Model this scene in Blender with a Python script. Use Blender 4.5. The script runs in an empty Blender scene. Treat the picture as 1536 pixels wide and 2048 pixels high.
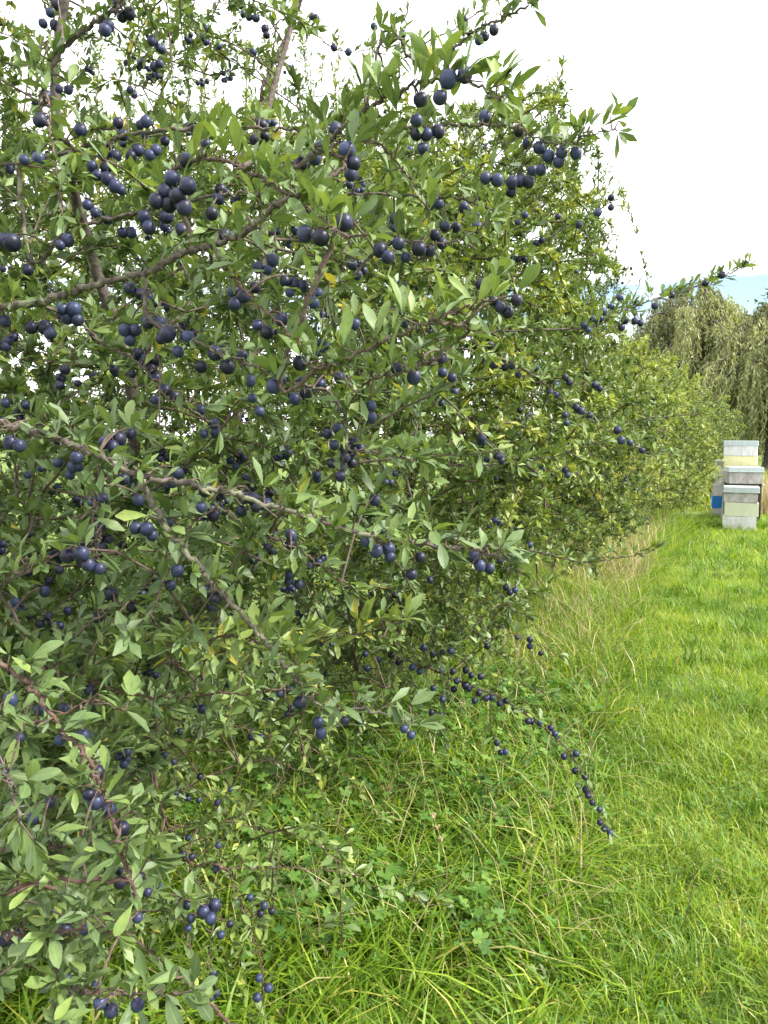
import bpy, math, random
import numpy as np
from mathutils import Matrix, Vector
random.seed(7)
rng = np.random.default_rng(7)
S = bpy.context.scene
COL = S.collection

# ---------------------------------------------------------------- camera, sky, sun, exposure
F = 1538.0                       # focal length in photograph pixels (2048 high)
PITCH = math.radians(5.75)
CAM = np.array([0.0, 0.0, 1.55])
cd = bpy.data.cameras.new('camera'); cam = bpy.data.objects.new('camera', cd); COL.objects.link(cam)
cam.location = CAM; cam.rotation_euler = (math.pi/2 - PITCH, 0, 0)
cd.sensor_fit = 'VERTICAL'; cd.sensor_height = 24.0; cd.lens = F/2048*24.0
cd.clip_start = 0.05; cd.clip_end = 3000
S.camera = cam

SUN_AZ, SUN_EL = math.radians(108), math.radians(43)   # azimuth clockwise from +Y (the view direction)
w = bpy.data.worlds.new('World'); S.world = w; w.use_nodes = True
nt = w.node_tree; nt.nodes.clear()
def N(nt, t, **kw):
    n = nt.nodes.new(t)
    for k, v in kw.items(): setattr(n, k, v)
    return n
def LK(nt, a, b): nt.links.new(a, b)
def ramp(nt, stops, interp='LINEAR'):
    r = N(nt, 'ShaderNodeValToRGB'); r.color_ramp.interpolation = interp
    e = r.color_ramp.elements
    while len(e) < len(stops): e.new(0.5)
    for i, (p, c) in enumerate(stops):
        e[i].position = p; e[i].color = (c[0], c[1], c[2], 1) if not isinstance(c, (int, float)) else (c, c, c, 1)
    return r
def mixc(nt, fac, a, b, blend='MIX'):
    m = N(nt, 'ShaderNodeMix', data_type='RGBA', blend_type=blend)
    for s, v in ((m.inputs[0], fac), (m.inputs[6], a), (m.inputs[7], b)):
        if hasattr(v, 'links'): LK(nt, v, s)
        elif isinstance(v, (int, float)): s.default_value = v
        else: s.default_value = (*v, 1)
    return m.outputs[2]
def mth(nt, op, a, b=0.0, c=0.0, clamp=False):
    m = N(nt, 'ShaderNodeMath', operation=op, use_clamp=clamp)
    for i, v in enumerate((a, b, c)):
        if hasattr(v, 'links'): LK(nt, v, m.inputs[i])
        else: m.inputs[i].default_value = v
    return m.outputs[0]
sky = N(nt, 'ShaderNodeTexSky', sky_type='NISHITA', sun_disc=False, sun_elevation=SUN_EL, sun_rotation=SUN_AZ, dust_density=0.2, ozone_density=1.2)
tc = N(nt, 'ShaderNodeTexCoord')
sep = N(nt, 'ShaderNodeSeparateXYZ'); LK(nt, tc.outputs['Generated'], sep.inputs[0])
mp = N(nt, 'ShaderNodeMapping'); LK(nt, tc.outputs['Generated'], mp.inputs[0]); mp.inputs['Scale'].default_value = (1, 1, 2.6)
mp.inputs['Location'].default_value = (6.05, 1.7, 2.3)
nz = N(nt, 'ShaderNodeTexNoise'); LK(nt, mp.outputs[0], nz.inputs[0]); nz.inputs['Scale'].default_value = 2.4; nz.inputs['Detail'].default_value = 9; nz.inputs['Roughness'].default_value = .68
# cloud cover: complete overhead, torn open in places low in the sky
low = ramp(nt, [(.08, .75), (.13, .29), (.175, .29), (.22, .85)]); LK(nt, sep.outputs[2], low.inputs[0])
cov = mth(nt, 'ADD', nz.outputs[0], mth(nt, 'SUBTRACT', low.outputs[0], .5))
cv = ramp(nt, [(0.25, 0.0), (0.47, 1.0)]); LK(nt, cov, cv.inputs[0])
nz2 = N(nt, 'ShaderNodeTexNoise'); LK(nt, mp.outputs[0], nz2.inputs[0]); nz2.inputs['Scale'].default_value = 1.3; nz2.inputs['Detail'].default_value = 3
cl = ramp(nt, [(0.3, (9.65, 9.7, 10)), (0.65, (12.0, 12.0, 12.1))]); LK(nt, nz2.outputs[0], cl.inputs[0])
skyc = mixc(nt, cv.outputs[0], sky.outputs[0], cl.outputs[0])
bg = N(nt, 'ShaderNodeBackground'); LK(nt, skyc, bg.inputs[0]); bg.inputs[1].default_value = 0.085
wo = N(nt, 'ShaderNodeOutputWorld'); LK(nt, bg.outputs[0], wo.inputs[0])
sl = bpy.data.lights.new('sun', 'SUN'); sl.energy = 3.2; sl.angle = math.radians(7); sl.color = (1.0, 0.95, 0.86)
so = bpy.data.objects.new('sun', sl); COL.objects.link(so)
dv = Vector((math.sin(SUN_AZ)*math.cos(SUN_EL), math.cos(SUN_AZ)*math.cos(SUN_EL), math.sin(SUN_EL)))
so.rotation_euler = dv.to_track_quat('Z', 'Y').to_euler(); so.location = (6, 3, 9)
S.view_settings.view_transform = 'Standard'; S.view_settings.look = 'None'
S.view_settings.gamma = 1.0; S.view_settings.use_curve_mapping = False
S.view_settings.exposure = 1.62
S.render.engine = 'CYCLES'
S.cycles.max_bounces = 6; S.cycles.diffuse_bounces = 3; S.cycles.transmission_bounces = 4; S.cycles.glossy_bounces = 2
S.cycles.use_denoising = True

# ---------------------------------------------------------------- geometry helpers
RGT = np.array([1.0, 0, 0]); FWD = np.array([0, math.cos(PITCH), -math.sin(PITCH)]); UPV = np.array([0, math.sin(PITCH), math.cos(PITCH)])
def at(x, y, d):
    """photograph pixel + distance along the lens axis -> world"""
    x = np.asarray(x, float); y = np.asarray(y, float); d = np.asarray(d, float)
    return CAM + RGT*((x-768)/F*d)[..., None] + UPV*(-(y-1024)/F*d)[..., None] + FWD*d[..., None]
def proj(P):
    q = P-CAM; d = q@FWD
    dd = np.maximum(d, 1e-3)
    return 768+F*(q@RGT)/dd, 1024-F*(q@UPV)/dd, d
def ground(x, y):
    v = RGT*((x-768)/F)+UPV*(-(y-1024)/F)+FWD
    t = -CAM[2]/v[2]
    return CAM+v*t
def nrm(v):
    v = np.asarray(v, float)
    return v/np.maximum(np.linalg.norm(v, axis=-1, keepdims=True), 1e-9)

class Acc:
    """collects vertices and faces (numpy) for ONE mesh object"""
    def __init__(s): s.v = []; s.f = []; s.t = []; s.uv = []; s.n = 0
    def add(s, v, f, tint=None, uv=None):
        v = np.asarray(v, np.float32).reshape(-1, 3)
        s.v.append(v)
        for a in (f if isinstance(f, list) else [f]): s.f.append(np.asarray(a, np.int64)+s.n)
        s.t.append(np.full(len(v), 0.5, np.float32) if tint is None else np.broadcast_to(np.asarray(tint, np.float32), (len(v),)).copy())
        s.uv.append(np.zeros((len(v), 2), np.float32) if uv is None else np.asarray(uv, np.float32))
        s.n += len(v)
    def mesh(s, name, mat, smooth=True):
        me = bpy.data.meshes.new(name)
        if not s.v: return me
        v = np.concatenate(s.v); t = np.concatenate(s.t); uv = np.concatenate(s.uv)
        me.vertices.add(len(v)); me.vertices.foreach_set('co', v.ravel())
        loops = np.concatenate([a.ravel() for a in s.f]); sizes = np.concatenate([np.full(len(a), a.shape[1]) for a in s.f])
        me.loops.add(len(loops)); me.loops.foreach_set('vertex_index', loops.astype(np.int32))
        st = np.concatenate([[0], np.cumsum(sizes)[:-1]]).astype(np.int32)
        me.polygons.add(len(sizes)); me.polygons.foreach_set('loop_start', st)
        me.polygons.foreach_set('use_smooth', np.full(len(sizes), smooth, bool))
        a = me.attributes.new('tint', 'FLOAT', 'POINT'); a.data.foreach_set('value', t)
        l = me.uv_layers.new(name='UVMap'); l.data.foreach_set('uv', uv[loops].ravel())
        me.materials.append(mat); me.update(); me.validate()
        return me

def link(name, me, parent=None, loc=None):
    o = bpy.data.objects.new(name, me); COL.objects.link(o)
    if parent is not None:
        o.parent = parent
        if parent.type == 'EMPTY' and not parent.get('_child'): o.matrix_parent_inverse = Matrix.Translation(-parent.location)
    return o
def thing(name, label, cat, loc=(0, 0, 0), group=None):
    o = bpy.data.objects.new(name, None); COL.objects.link(o); o.location = Vector([float(c) for c in loc]); o.empty_display_size = .1
    o['label'] = label; o['category'] = cat
    if group: o['group'] = group
    return o
def stuff(o, label=None, cat=None):
    o['kind'] = 'stuff'
    if label: o['label'] = label
    if cat: o['category'] = cat
    return o

def spline(P, n):
    """Catmull-Rom through the control points, n points in all"""
    P = np.asarray(P, float)
    Q = np.vstack([2*P[0]-P[1], P, 2*P[-1]-P[-2]])
    t = np.linspace(0, len(P)-1-1e-6, n); i = t.astype(int); u = (t-i)[:, None]
    a, b, c, d = Q[i], Q[i+1], Q[i+2], Q[i+3]
    return .5*((2*b)+(-a+c)*u+(2*a-5*b+4*c-d)*u**2+(-a+3*b-3*c+d)*u**3)
def tube(acc, P, r, ns=6, tint=.5, cap=False):
    P = np.asarray(P, float); n = len(P); r = np.broadcast_to(np.asarray(r, float), (n,))
    T = nrm(np.gradient(P, axis=0))
    ref = np.array([.31, .17, .93]); A = nrm(np.cross(T, ref)); B = np.cross(T, A)
    th = np.arange(ns)/ns*2*math.pi
    v = P[:, None]+r[:, None, None]*(A[:, None]*np.cos(th)[None, :, None]+B[:, None]*np.sin(th)[None, :, None])
    i = np.arange(n-1)[:, None]*ns; j = np.arange(ns)[None]; k = (j+1) % ns
    f = np.stack([i+j, i+k, i+ns+k, i+ns+j], -1).reshape(-1, 4)
    L = np.concatenate([[0], np.cumsum(np.linalg.norm(np.diff(P, axis=0), axis=1))])
    uv = np.stack(np.broadcast_arrays(L[:, None]*10, th[None]/6.28), -1).reshape(-1, 2)
    acc.add(v, f, tint, uv)

# leaf templates: (u along, v across) with faces; three levels of detail
def tmpl(us, ws):
    V = []; Fc = []
    for u, wd in zip(us, ws):
        for s in (-1, 0, 1): V.append((u, s*wd, abs(s)*wd, s))
    for i in range(len(us)-1):
        a = 3*i
        Fc += [(a, a+1, a+4, a+3), (a+1, a+2, a+5, a+4)]
    return np.array(V), np.array(Fc)
LOD0 = tmpl([0, .10, .28, .50, .72, .9, 1.0], [.05, .07, .26, .44, .50, .33, .05])
LOD1 = tmpl([0, .30, .68, 1.0], [.05, .32, .5, .08])
LODM = tmpl([0, .58, 1.0], [.06, .5, .07])
LOD2 = (np.array([(0, 0, 0, 0), (.5, .5, .5, 1), (1, 0, 0, 0), (.5, -.5, .5, -1)]), np.array([(0, 1, 2), (0, 2, 3)]))
def frames(D, roll, up=None):
    D = nrm(D); U = np.broadcast_to(np.array([0.03, -.05, 1.0]), D.shape) if up is None else up
    Sd = np.cross(D, U); bad = np.linalg.norm(Sd, axis=1) < .08; Sd[bad] = np.cross(D[bad], np.array([.6, -.8, 0.1])); Sd = nrm(Sd)
    Nn = np.cross(Sd, D)
    c, s = np.cos(roll)[:, None], np.sin(roll)[:, None]
    return D, Sd*c+Nn*s, -Sd*s+Nn*c
def leaves(acc, P, D, L, ratio, tint, lod, fold=.22, rollsd=.55, r=None):
    r = r or rng
    n = len(P)
    if n == 0: return
    V, Fc = lod; k = len(V)
    D, Sd, Nn = frames(D, r.normal(0, rollsd, n))
    L = np.broadcast_to(L, (n,)); W = L*np.broadcast_to(ratio, (n,))
    curl = r.uniform(-.12, .38, n); fo = r.uniform(.3, 1.5, n)*fold; wav = r.normal(0, .06, n)
    u, v, av, sg = V[:, 0], V[:, 1], V[:, 2], V[:, 3]
    X = u[None]*L[:, None]
    Y = v[None]*W[:, None]
    Z = (fo[:, None]*av[None])*W[:, None]-curl[:, None]*(u[None]**2)*L[:, None]+wav[:, None]*np.sin(u*9)[None]*sg[None]*L[:, None]*.35
    vt = P[:, None]+X[..., None]*D[:, None]+Y[..., None]*Sd[:, None]+Z[..., None]*Nn[:, None]
    f = (np.arange(n)[:, None, None]*k+Fc[None]).reshape(-1, Fc.shape[1])
    uv = np.broadcast_to(np.stack([u, sg*.5+.5], -1)[None], (n, k, 2)).reshape(-1, 2)
    acc.add(vt.reshape(-1, 3), f, np.repeat(np.broadcast_to(tint, (n,)), k), uv)

def blades(acc, P, az, H, lean, wid, tint, seg=3, r=None):
    """grass blades: bent tapering ribbons"""
    r = r or rng
    n = len(P)
    if n == 0: return
    t = np.linspace(0, 1, seg+1)
    dirx = np.stack([np.cos(az), np.sin(az), np.zeros(n)], 1)
    ta = az+math.pi/2+r.normal(0, .5, n); side = np.stack([np.cos(ta), np.sin(ta), np.zeros(n)], 1)
    hor = lean[:, None]*H[:, None]*t[None]**1.9
    ver = H[:, None]*(t[None]-np.minimum(lean, 1.4)[:, None]*.38*t[None]**2.6)
    C = P[:, None]+dirx[:, None]*hor[..., None]; C[..., 2] += ver
    wd = wid[:, None]*(1-t[None]**2.2)*.5+wid[:, None]*.02
    A = C-side[:, None]*wd[..., None]; B = C+side[:, None]*wd[..., None]
    v = np.stack([A, B], 2).reshape(n, -1, 3)[:, :-1]; k = v.shape[1]; o = np.arange(n)[:, None, None]*k; f = []
    if seg > 1: f.append((o+np.array([(2*i, 2*i+1, 2*i+3, 2*i+2) for i in range(seg-1)])[None]).reshape(-1, 4))
    f.append((o+np.array([(2*seg-2, 2*seg-1, 2*seg)])[None]).reshape(-1, 3))
    acc.add(v.reshape(-1, 3), f, np.repeat(tint, k))

# ---------------------------------------------------------------- materials
def mat(name):
    m = bpy.data.materials.new(name); m.use_nodes = True
    nt = m.node_tree; nt.nodes.clear()
    out = N(nt, 'ShaderNodeOutputMaterial')
    return m, nt, out
def pr(nt, col, rough=.5, spec=.4, bump=None, bs=.2, bd=.01):
    p = N(nt, 'ShaderNodeBsdfPrincipled')
    if hasattr(col, 'links'): LK(nt, col, p.inputs['Base Color'])
    else: p.inputs['Base Color'].default_value = (*col, 1)
    if hasattr(rough, 'links'): LK(nt, rough, p.inputs['Roughness'])
    else: p.inputs['Roughness'].default_value = rough
    p.inputs['Specular IOR Level'].default_value = spec
    if bump is not None:
        b = N(nt, 'ShaderNodeBump'); b.inputs['Strength'].default_value = bs; b.inputs['Distance'].default_value = bd
        LK(nt, bump, b.inputs['Height']); LK(nt, b.outputs[0], p.inputs['Normal'])
    return p
def leafmat(name, stops, trans=.32, tcol=(1.5, 1.35, .5), rough=.42, spec=.45, veins=True):
    m, nt, out = mat(name)
    a = N(nt, 'ShaderNodeAttribute', attribute_name='tint')
    r = ramp(nt, stops); LK(nt, a.outputs['Fac'], r.inputs[0])
    col = r.outputs[0]
    no = N(nt, 'ShaderNodeTexNoise'); no.inputs['Scale'].default_value = 90; g = N(nt, 'ShaderNodeNewGeometry'); LK(nt, g.outputs['Position'], no.inputs[0])
    mod = N(nt, 'ShaderNodeMapRange'); LK(nt, no.outputs[0], mod.inputs[0]); mod.inputs[3].default_value = .72; mod.inputs[4].default_value = 1.3
    vm = N(nt, 'ShaderNodeVectorMath', operation='SCALE'); LK(nt, col, vm.inputs[0]); LK(nt, mod.outputs[0], vm.inputs['Scale']); col = vm.outputs[0]
    bump = None
    if veins:
        uv = N(nt, 'ShaderNodeUVMap'); sp = N(nt, 'ShaderNodeSeparateXYZ'); LK(nt, uv.outputs[0], sp.inputs[0])
        av = mth(nt, 'ABSOLUTE', mth(nt, 'SUBTRACT', sp.outputs[1], .5))
        rib = mth(nt, 'LESS_THAN', av, .035)
        col = mixc(nt, mth(nt, 'MULTIPLY', rib, .5), col, (.2, .26, .1))
        sn = N(nt, 'ShaderNodeTexNoise'); LK(nt, g.outputs['Position'], sn.inputs[0]); sn.inputs['Scale'].default_value = 260; sn.inputs['Detail'].default_value = 2
        sr = ramp(nt, [(.67, 0), (.73, .75)]); LK(nt, sn.outputs[0], sr.inputs[0]); col = mixc(nt, sr.outputs[0], col, (.13, .075, .03))
        st = mth(nt, 'SINE', mth(nt, 'MULTIPLY', mth(nt, 'SUBTRACT', sp.outputs[0], mth(nt, 'MULTIPLY', av, .55)), 56))
        bump = mth(nt, 'ADD', mth(nt, 'MULTIPLY', st, .5), mth(nt, 'MULTIPLY', av, 4))
    p = pr(nt, col, rough, spec, bump, .13, .0012)
    t = N(nt, 'ShaderNodeBsdfTranslucent'); tv = mixc(nt, 1.0, col, tcol, 'MULTIPLY'); LK(nt, tv, t.inputs[0])
    mx = N(nt, 'ShaderNodeMixShader'); mx.inputs[0].default_value = trans
    LK(nt, p.outputs[0], mx.inputs[1]); LK(nt, t.outputs[0], mx.inputs[2]); LK(nt, mx.outputs[0], out.inputs[0])
    return m
M = {}
M['leaf'] = leafmat('damson_leaf', [(0, (.066, .105, .042)), (.45, (.105, .165, .058)), (.75, (.155, .225, .062)), (.97, (.23, .295, .065)), (1, (.38, .34, .07))], trans=.27, rough=.48, spec=.42, tcol=(1.35, 1.25, .55))
M['leaf2'] = leafmat('blackthorn_leaf', [(0, (.06, .10, .03)), (.5, (.11, .17, .045)), (.85, (.18, .25, .06)), (1, (.3, .34, .07))], veins=False, trans=.27, tcol=(1.35, 1.25, .55))
M['leaf_far'] = leafmat('hedge_leaf', [(0, (.085, .125, .04)), (.5, (.15, .21, .058)), (1, (.28, .33, .09))], veins=False, rough=.55)
M['leaf_yel'] = leafmat('yellow_leaf', [(0, (.16, .2, .04)), (.5, (.36, .34, .05)), (1, (.55, .42, .05))], veins=False)
M['willow'] = leafmat('willow_leaf', [(0, (.1, .115, .055)), (.5, (.21, .235, .1)), (1, (.33, .36, .16))], veins=False, rough=.6, trans=.25)
M['dark_leaf'] = leafmat('poplar_leaf', [(0, (.04, .075, .04)), (1, (.09, .14, .07))], veins=False, rough=.6, trans=.2)
M['grass'] = leafmat('grass_blade', [(0, (.055, .125, .012)), (.35, (.14, .25, .02)), (.7, (.27, .37, .03)), (.9, (.40, .41, .08)), (1, (.45, .38, .2))], trans=.42, veins=False, rough=.45, tcol=(1.35, 1.35, .6))
M['straw'] = leafmat('dry_grass', [(0, (.22, .2, .09)), (.5, (.36, .3, .16)), (1, (.48, .40, .24))], trans=.25, tcol=(1.1, 1, .8), veins=False, rough=.7, spec=.2)
M['herb'] = leafmat('herb_leaf', [(0, (.045, .11, .02)), (.5, (.085, .18, .03)), (1, (.15, .25, .04))], veins=False, rough=.6, spec=.25)

def barkmat(name, a, b, lichen=0.0):
    m, nt, out = mat(name)
    tcn = N(nt, 'ShaderNodeTexCoord'); no = N(nt, 'ShaderNodeTexNoise'); LK(nt, tcn.outputs['Object'], no.inputs[0])
    no.inputs['Scale'].default_value = 85; no.inputs['Detail'].default_value = 6
    r = ramp(nt, [(.3, a), (.7, b)]); LK(nt, no.outputs[0], r.inputs[0]); col = r.outputs[0]
    n2 = N(nt, 'ShaderNodeTexNoise'); LK(nt, tcn.outputs['Object'], n2.inputs[0]); n2.inputs['Scale'].default_value = 28; n2.inputs['Detail'].default_value = 5
    lr = ramp(nt, [(.55, 0), (.68, lichen)]); LK(nt, n2.outputs[0], lr.inputs[0])
    col = mixc(nt, lr.outputs[0], col, (.27, .28, .17))
    p = pr(nt, col, .8, .25, no.outputs[0], .8, .004); LK(nt, p.outputs[0], out.inputs[0])
    return m
M['bark'] = barkmat('damson_bark', (.045, .036, .032), (.13, .105, .09), .55)
M['bark_lichen'] = barkmat('lichened_bark', (.05, .044, .036), (.125, .11, .09), .75)
M['twig'] = barkmat('twig_bark', (.05, .035, .03), (.12, .085, .07), .2)
M['redtwig'] = barkmat('red_twig_bark', (.05, .027, .023), (.12, .075, .06), .15)
def fruitmat():
    m, nt, out = mat('damson_skin')
    tcn = N(nt, 'ShaderNodeTexCoord'); g = N(nt, 'ShaderNodeNewGeometry'); oi = N(nt, 'ShaderNodeObjectInfo')
    no = N(nt, 'ShaderNodeTexNoise'); LK(nt, g.outputs['Position'], no.inputs[0]); no.inputs['Scale'].default_value = 75; no.inputs['Detail'].default_value = 6
    n2 = N(nt, 'ShaderNodeTexNoise'); LK(nt, g.outputs['Position'], n2.inputs[0]); n2.inputs['Scale'].default_value = 9
    skin = mixc(nt, oi.outputs['Random'], (.006, .006, .016), (.017, .007, .02))
    bl = ramp(nt, [(.40, .04), (.50, .5), (.62, 1.0)]); LK(nt, mth(nt, 'ADD', mth(nt, 'MULTIPLY', no.outputs[0], .45), mth(nt, 'ADD', mth(nt, 'MULTIPLY', n2.outputs[0], .35), mth(nt, 'MULTIPLY', oi.outputs['Random'], .2))), bl.inputs[0])
    col = mixc(nt, bl.outputs[0], skin, (.03, .042, .1))
    p = pr(nt, col, .42, .3); LK(nt, p.outputs[0], out.inputs[0])
    return m
M['fruit'] = fruitmat()
def paint(name, c, dirt=(.25, .22, .18), amt=.35, rough=.6, scale=3, streak=6):
    m, nt, out = mat(name)
    tcn = N(nt, 'ShaderNodeTexCoord'); mp = N(nt, 'ShaderNodeMapping'); LK(nt, tcn.outputs['Object'], mp.inputs[0]); mp.inputs['Scale'].default_value = (streak, streak, 1.5)
    no = N(nt, 'ShaderNodeTexNoise'); LK(nt, mp.outputs[0], no.inputs[0]); no.inputs['Scale'].default_value = scale; no.inputs['Detail'].default_value = 7; no.inputs['Roughness'].default_value = .65
    r = ramp(nt, [(.42, 0), (.72, amt)]); LK(nt, no.outputs[0], r.inputs[0])
    col = mixc(nt, r.outputs[0], c, dirt)
    p = pr(nt, col, rough, .3, no.outputs[0], .3, .004); LK(nt, p.outputs[0], out.inputs[0])
    return m
M['white'] = paint('white_paint', (.62, .62, .63), amt=.5); M['cream'] = paint('pale_green_paint', (.56, .58, .43), amt=.2)
M['yellow'] = paint('pale_yellow_paint', (.68, .66, .36), amt=.25); M['blue'] = paint('blue_paint', (.02, .19, .6), (.03, .14, .42), .25)
M['weather'] = paint('weathered_wood', (.45, .42, .42), (.2, .18, .17), .9, .8, 4, 4)
M['greywash'] = paint('worn_white_paint', (.6, .58, .57), (.33, .29, .25), .6, .75, 4)
M['zinc'] = paint('galvanised_steel', (.44, .49, .52), (.3, .33, .35), .5, .4); M['darkwood'] = paint('dark_stand_wood', (.03, .028, .025), (.06, .05, .04), .5, .8)

# ---------------------------------------------------------------- ground
def rolling(x, y): return 0.02*np.sin(x*1.3+.4)*np.cos(y*.9)+0.012*np.sin(x*3.1+y*2.2)
def ground_mesh():
    xs = np.concatenate([np.linspace(-400, -9, 14), np.linspace(-8, 12, 70), np.linspace(13, 400, 14)])
    ys = np.concatenate([np.linspace(-60, -2, 6), np.linspace(-1, 20, 70), np.linspace(21, 60, 20), np.linspace(70, 900, 14)])
    X, Y = np.meshgrid(xs, ys); Z = rolling(X, Y)
    a = Acc(); nx = len(xs)
    i = np.arange(len(ys)-1)[:, None]*nx; j = np.arange(nx-1)[None]
    a.add(np.stack([X, Y, Z], -1), np.stack([i+j, i+j+1, i+nx+j+1, i+nx+j], -1).reshape(-1, 4))
    m, nt, out = mat('meadow_soil')
    g = N(nt, 'ShaderNodeNewGeometry'); no = N(nt, 'ShaderNodeTexNoise'); LK(nt, g.outputs['Position'], no.inputs[0]); no.inputs['Scale'].default_value = 5; no.inputs['Detail'].default_value = 9; no.inputs['Roughness'].default_value = .7
    r = ramp(nt, [(.3, (.05, .085, .02)), (.5, (.1, .15, .03)), (.7, (.17, .2, .06))]); LK(nt, no.outputs[0], r.inputs[0])
    p = pr(nt, r.outputs[0], .9, .15, no.outputs[0], .8, .03); LK(nt, p.outputs[0], out.inputs[0])
    o = link('ground', a.mesh('ground', m)); o['kind'] = 'structure'; o['label'] = 'meadow ground under the grass'
ground_mesh()

# ---------------------------------------------------------------- growing bushes
def inside(poly, x, y):
    p = np.asarray(poly, float); c = np.zeros(len(x), bool); j = len(p)-1
    for i in range(len(p)):
        yi, yj, xi, xj = p[i, 1], p[j, 1], p[i, 0], p[j, 0]
        if yi != yj:
            c ^= ((yi > y) != (yj > y)) & (x < (xj-xi)*(y-yi)/(yj-yi)+xi)
        j = i
    return c
def fill(poly, d0, d1, n, r, zmin=.06):
    """n points in the volume whose outline, at its own distance, is poly"""
    p = np.asarray(poly, float); lo, hi = p.min(0), p.max(0); out = []; k = 0
    while k < n:
        x = r.uniform(lo[0], hi[0], 4*n); y = r.uniform(lo[1], hi[1], 4*n); d = (r.uniform(d0**3, d1**3, 4*n))**(1/3)
        q = at(x, y, d)[inside(poly, x, y)]; q = q[q[:, 2] > zmin]
        out.append(q); k += len(q)
    return np.concatenate(out)[:n]
def grow(stems, att, r, rad=.004, maxl=.9, bend=.25):
    """joins every point of att to the nearest wood grown so far; returns the paths"""
    nodes = np.concatenate(stems); paths = []
    d0 = np.min(np.linalg.norm(att[:, None]-nodes[None, ::2], axis=2), axis=1)
    for a in att[np.argsort(d0)]:
        dv = a-nodes; L = np.linalg.norm(dv, axis=1); cost = L+np.where(dv[:, 2] < -.1, .25, 0)
        i = np.argmin(cost); l = L[i]
        if l < .05: continue
        b = nodes[i]
        if l < .3: a = b+(a-b)/l*r.uniform(.2, .42); l = .3
        if l > maxl: b = a-(a-b)/l*maxl*.999 if l > 3*maxl else b
        l = np.linalg.norm(a-b); t = np.linspace(0, 1, max(5, int(l/.07)))[:, None]
        c1 = b+(a-b)*.35+r.normal(0, 1, 3)*l*bend*.6+np.array([0, 0, l*.18]); c2 = b+(a-b)*.7+r.normal(0, 1, 3)*l*bend*.4+np.array([0, 0, l*.1])
        P = (1-t)**3*b+3*t*(1-t)**2*c1+3*t*t*(1-t)*c2+t**3*a
        paths.append(P); nodes = np.concatenate([nodes, P[2::2]])
    return paths
def dress(*a, **k):
    P, D, L, T = dress0(*a, **k); ok = clear(P, D, L); return P[ok], D[ok], L[ok], T[ok]
def dress0(paths, r, step, per, L, ratio, t0=.2, up=.35, spread=.9, tint=(0, 1)):
    """leaves set round the twigs: positions, directions, lengths, tints"""
    Ps, Ds, Ls, Ts = [], [], [], []
    for P in paths:
        l = np.linalg.norm(np.diff(P, axis=0), axis=1).sum(); n = max(2, int(l*(1-t0)/step))
        t = np.sort(r.uniform(t0, 1, n))*(len(P)-1.001); i = t.astype(int); u = (t-i)[:, None]
        p = P[i]*(1-u)+P[i+1]*u; T = nrm(P[i+1]-P[i])
        m = per
        p = np.repeat(p, m, 0); T = np.repeat(T, m, 0)
        D = nrm(T*r.uniform(.1, .9, (len(p), 1))+r.normal(0, spread, (len(p), 3))*.8+np.array([0, 0, up]))
        base = r.uniform(tint[0], tint[1])
        Ps.append(p+D*.004); Ds.append(D); Ls.append(r.uniform(.6, 1.15, len(p))*L); Ts.append(np.clip(base+r.normal(0, .17, len(p)), 0, 1))
    if not Ps: return None
    return np.concatenate(Ps), np.concatenate(Ds), np.concatenate(Ls), np.concatenate(Ts)

# fruit meshes, unit radius, with a dimple, a seam and a stalk
def fruit_mesh(k, nu=14, nv=9):
    r = np.random.default_rng(50+k); a = Acc()
    th = np.linspace(0, math.pi, nv); ph = np.arange(nu)/nu*2*math.pi
    rr = 1-.16*np.exp(-(th/.38)**2)-.05*np.exp(-((math.pi-th)/.3)**2)
    seam = 1-.045*np.exp(-((ph-math.pi/2)/.3)**2)
    ov = r.uniform(1.0, 1.14)
    v = np.stack([rr[:, None]*np.sin(th)[:, None]*np.cos(ph)[None]*seam, rr[:, None]*np.sin(th)[:, None]*np.sin(ph)[None]*seam, np.broadcast_to((rr*np.cos(th)*ov)[:, None], (nv, nu))], -1)
    i = np.arange(nv-1)[:, None]*nu; j = np.arange(nu)[None]; q = (j+1) % nu
    a.add(v, np.stack([i+j, i+nu+j, i+nu+q, i+q], -1).reshape(-1, 4))
    me = a.mesh('fruit', M['fruit'])
    # stalk as a second material on the same piece
    b = Acc(); b.v, b.f, b.t, b.uv, b.n = a.v, a.f, a.t, a.uv, a.n
    nf = sum(len(x) for x in b.f)
    tube(b, np.array([(0, 0, .8), (.05, .02, 1.15), (.12, .06, 1.5)]), .07, 4)
    me = b.mesh('fruit', M['fruit']); me.materials.append(M['twig'])
    mi = np.zeros(len(me.polygons), np.int32); mi[nf:] = 1; me.polygons.foreach_set('material_index', mi)
    return me, (v.reshape(-1, 3), np.stack([i+j, i+nu+j, i+nu+q, i+q], -1).reshape(-1, 4))
FR = [fruit_mesh(k) for k in range(6)]
FLOW = fruit_mesh(9, 7, 5)[1]
def fruit_to(acc, P, R):
    for p, rd in zip(P, R): acc.add(FLOW[0]*rd+p, FLOW[1])
def leaf_mesh(k):
    r = np.random.default_rng(80+k); a = Acc()
    leaves(a, np.zeros((1, 3)), np.array([[1.0, 0, 0]]), 1.0, [.38, .42, .34, .46, .40, .36, .44, .39, .35, .42, .37, .41][k % 12], np.array([[.1, .3, .5, .65, .2, .8, .4, .55, .9, .35, .7, .48][k % 12]]), LOD0, rollsd=1e-6, r=r)
    if k % 3 == 0:                                     # a caterpillar's bite out of one edge
        j = 3*(2+k % 4)+(0 if k % 2 else 2); a.v[0][j] = a.v[0][j]*.4+a.v[0][3*(2+k % 4)+1]*.6
    return a.mesh('leaf', M['leaf'])
LEAF = [leaf_mesh(k) for k in range(12)]

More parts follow.
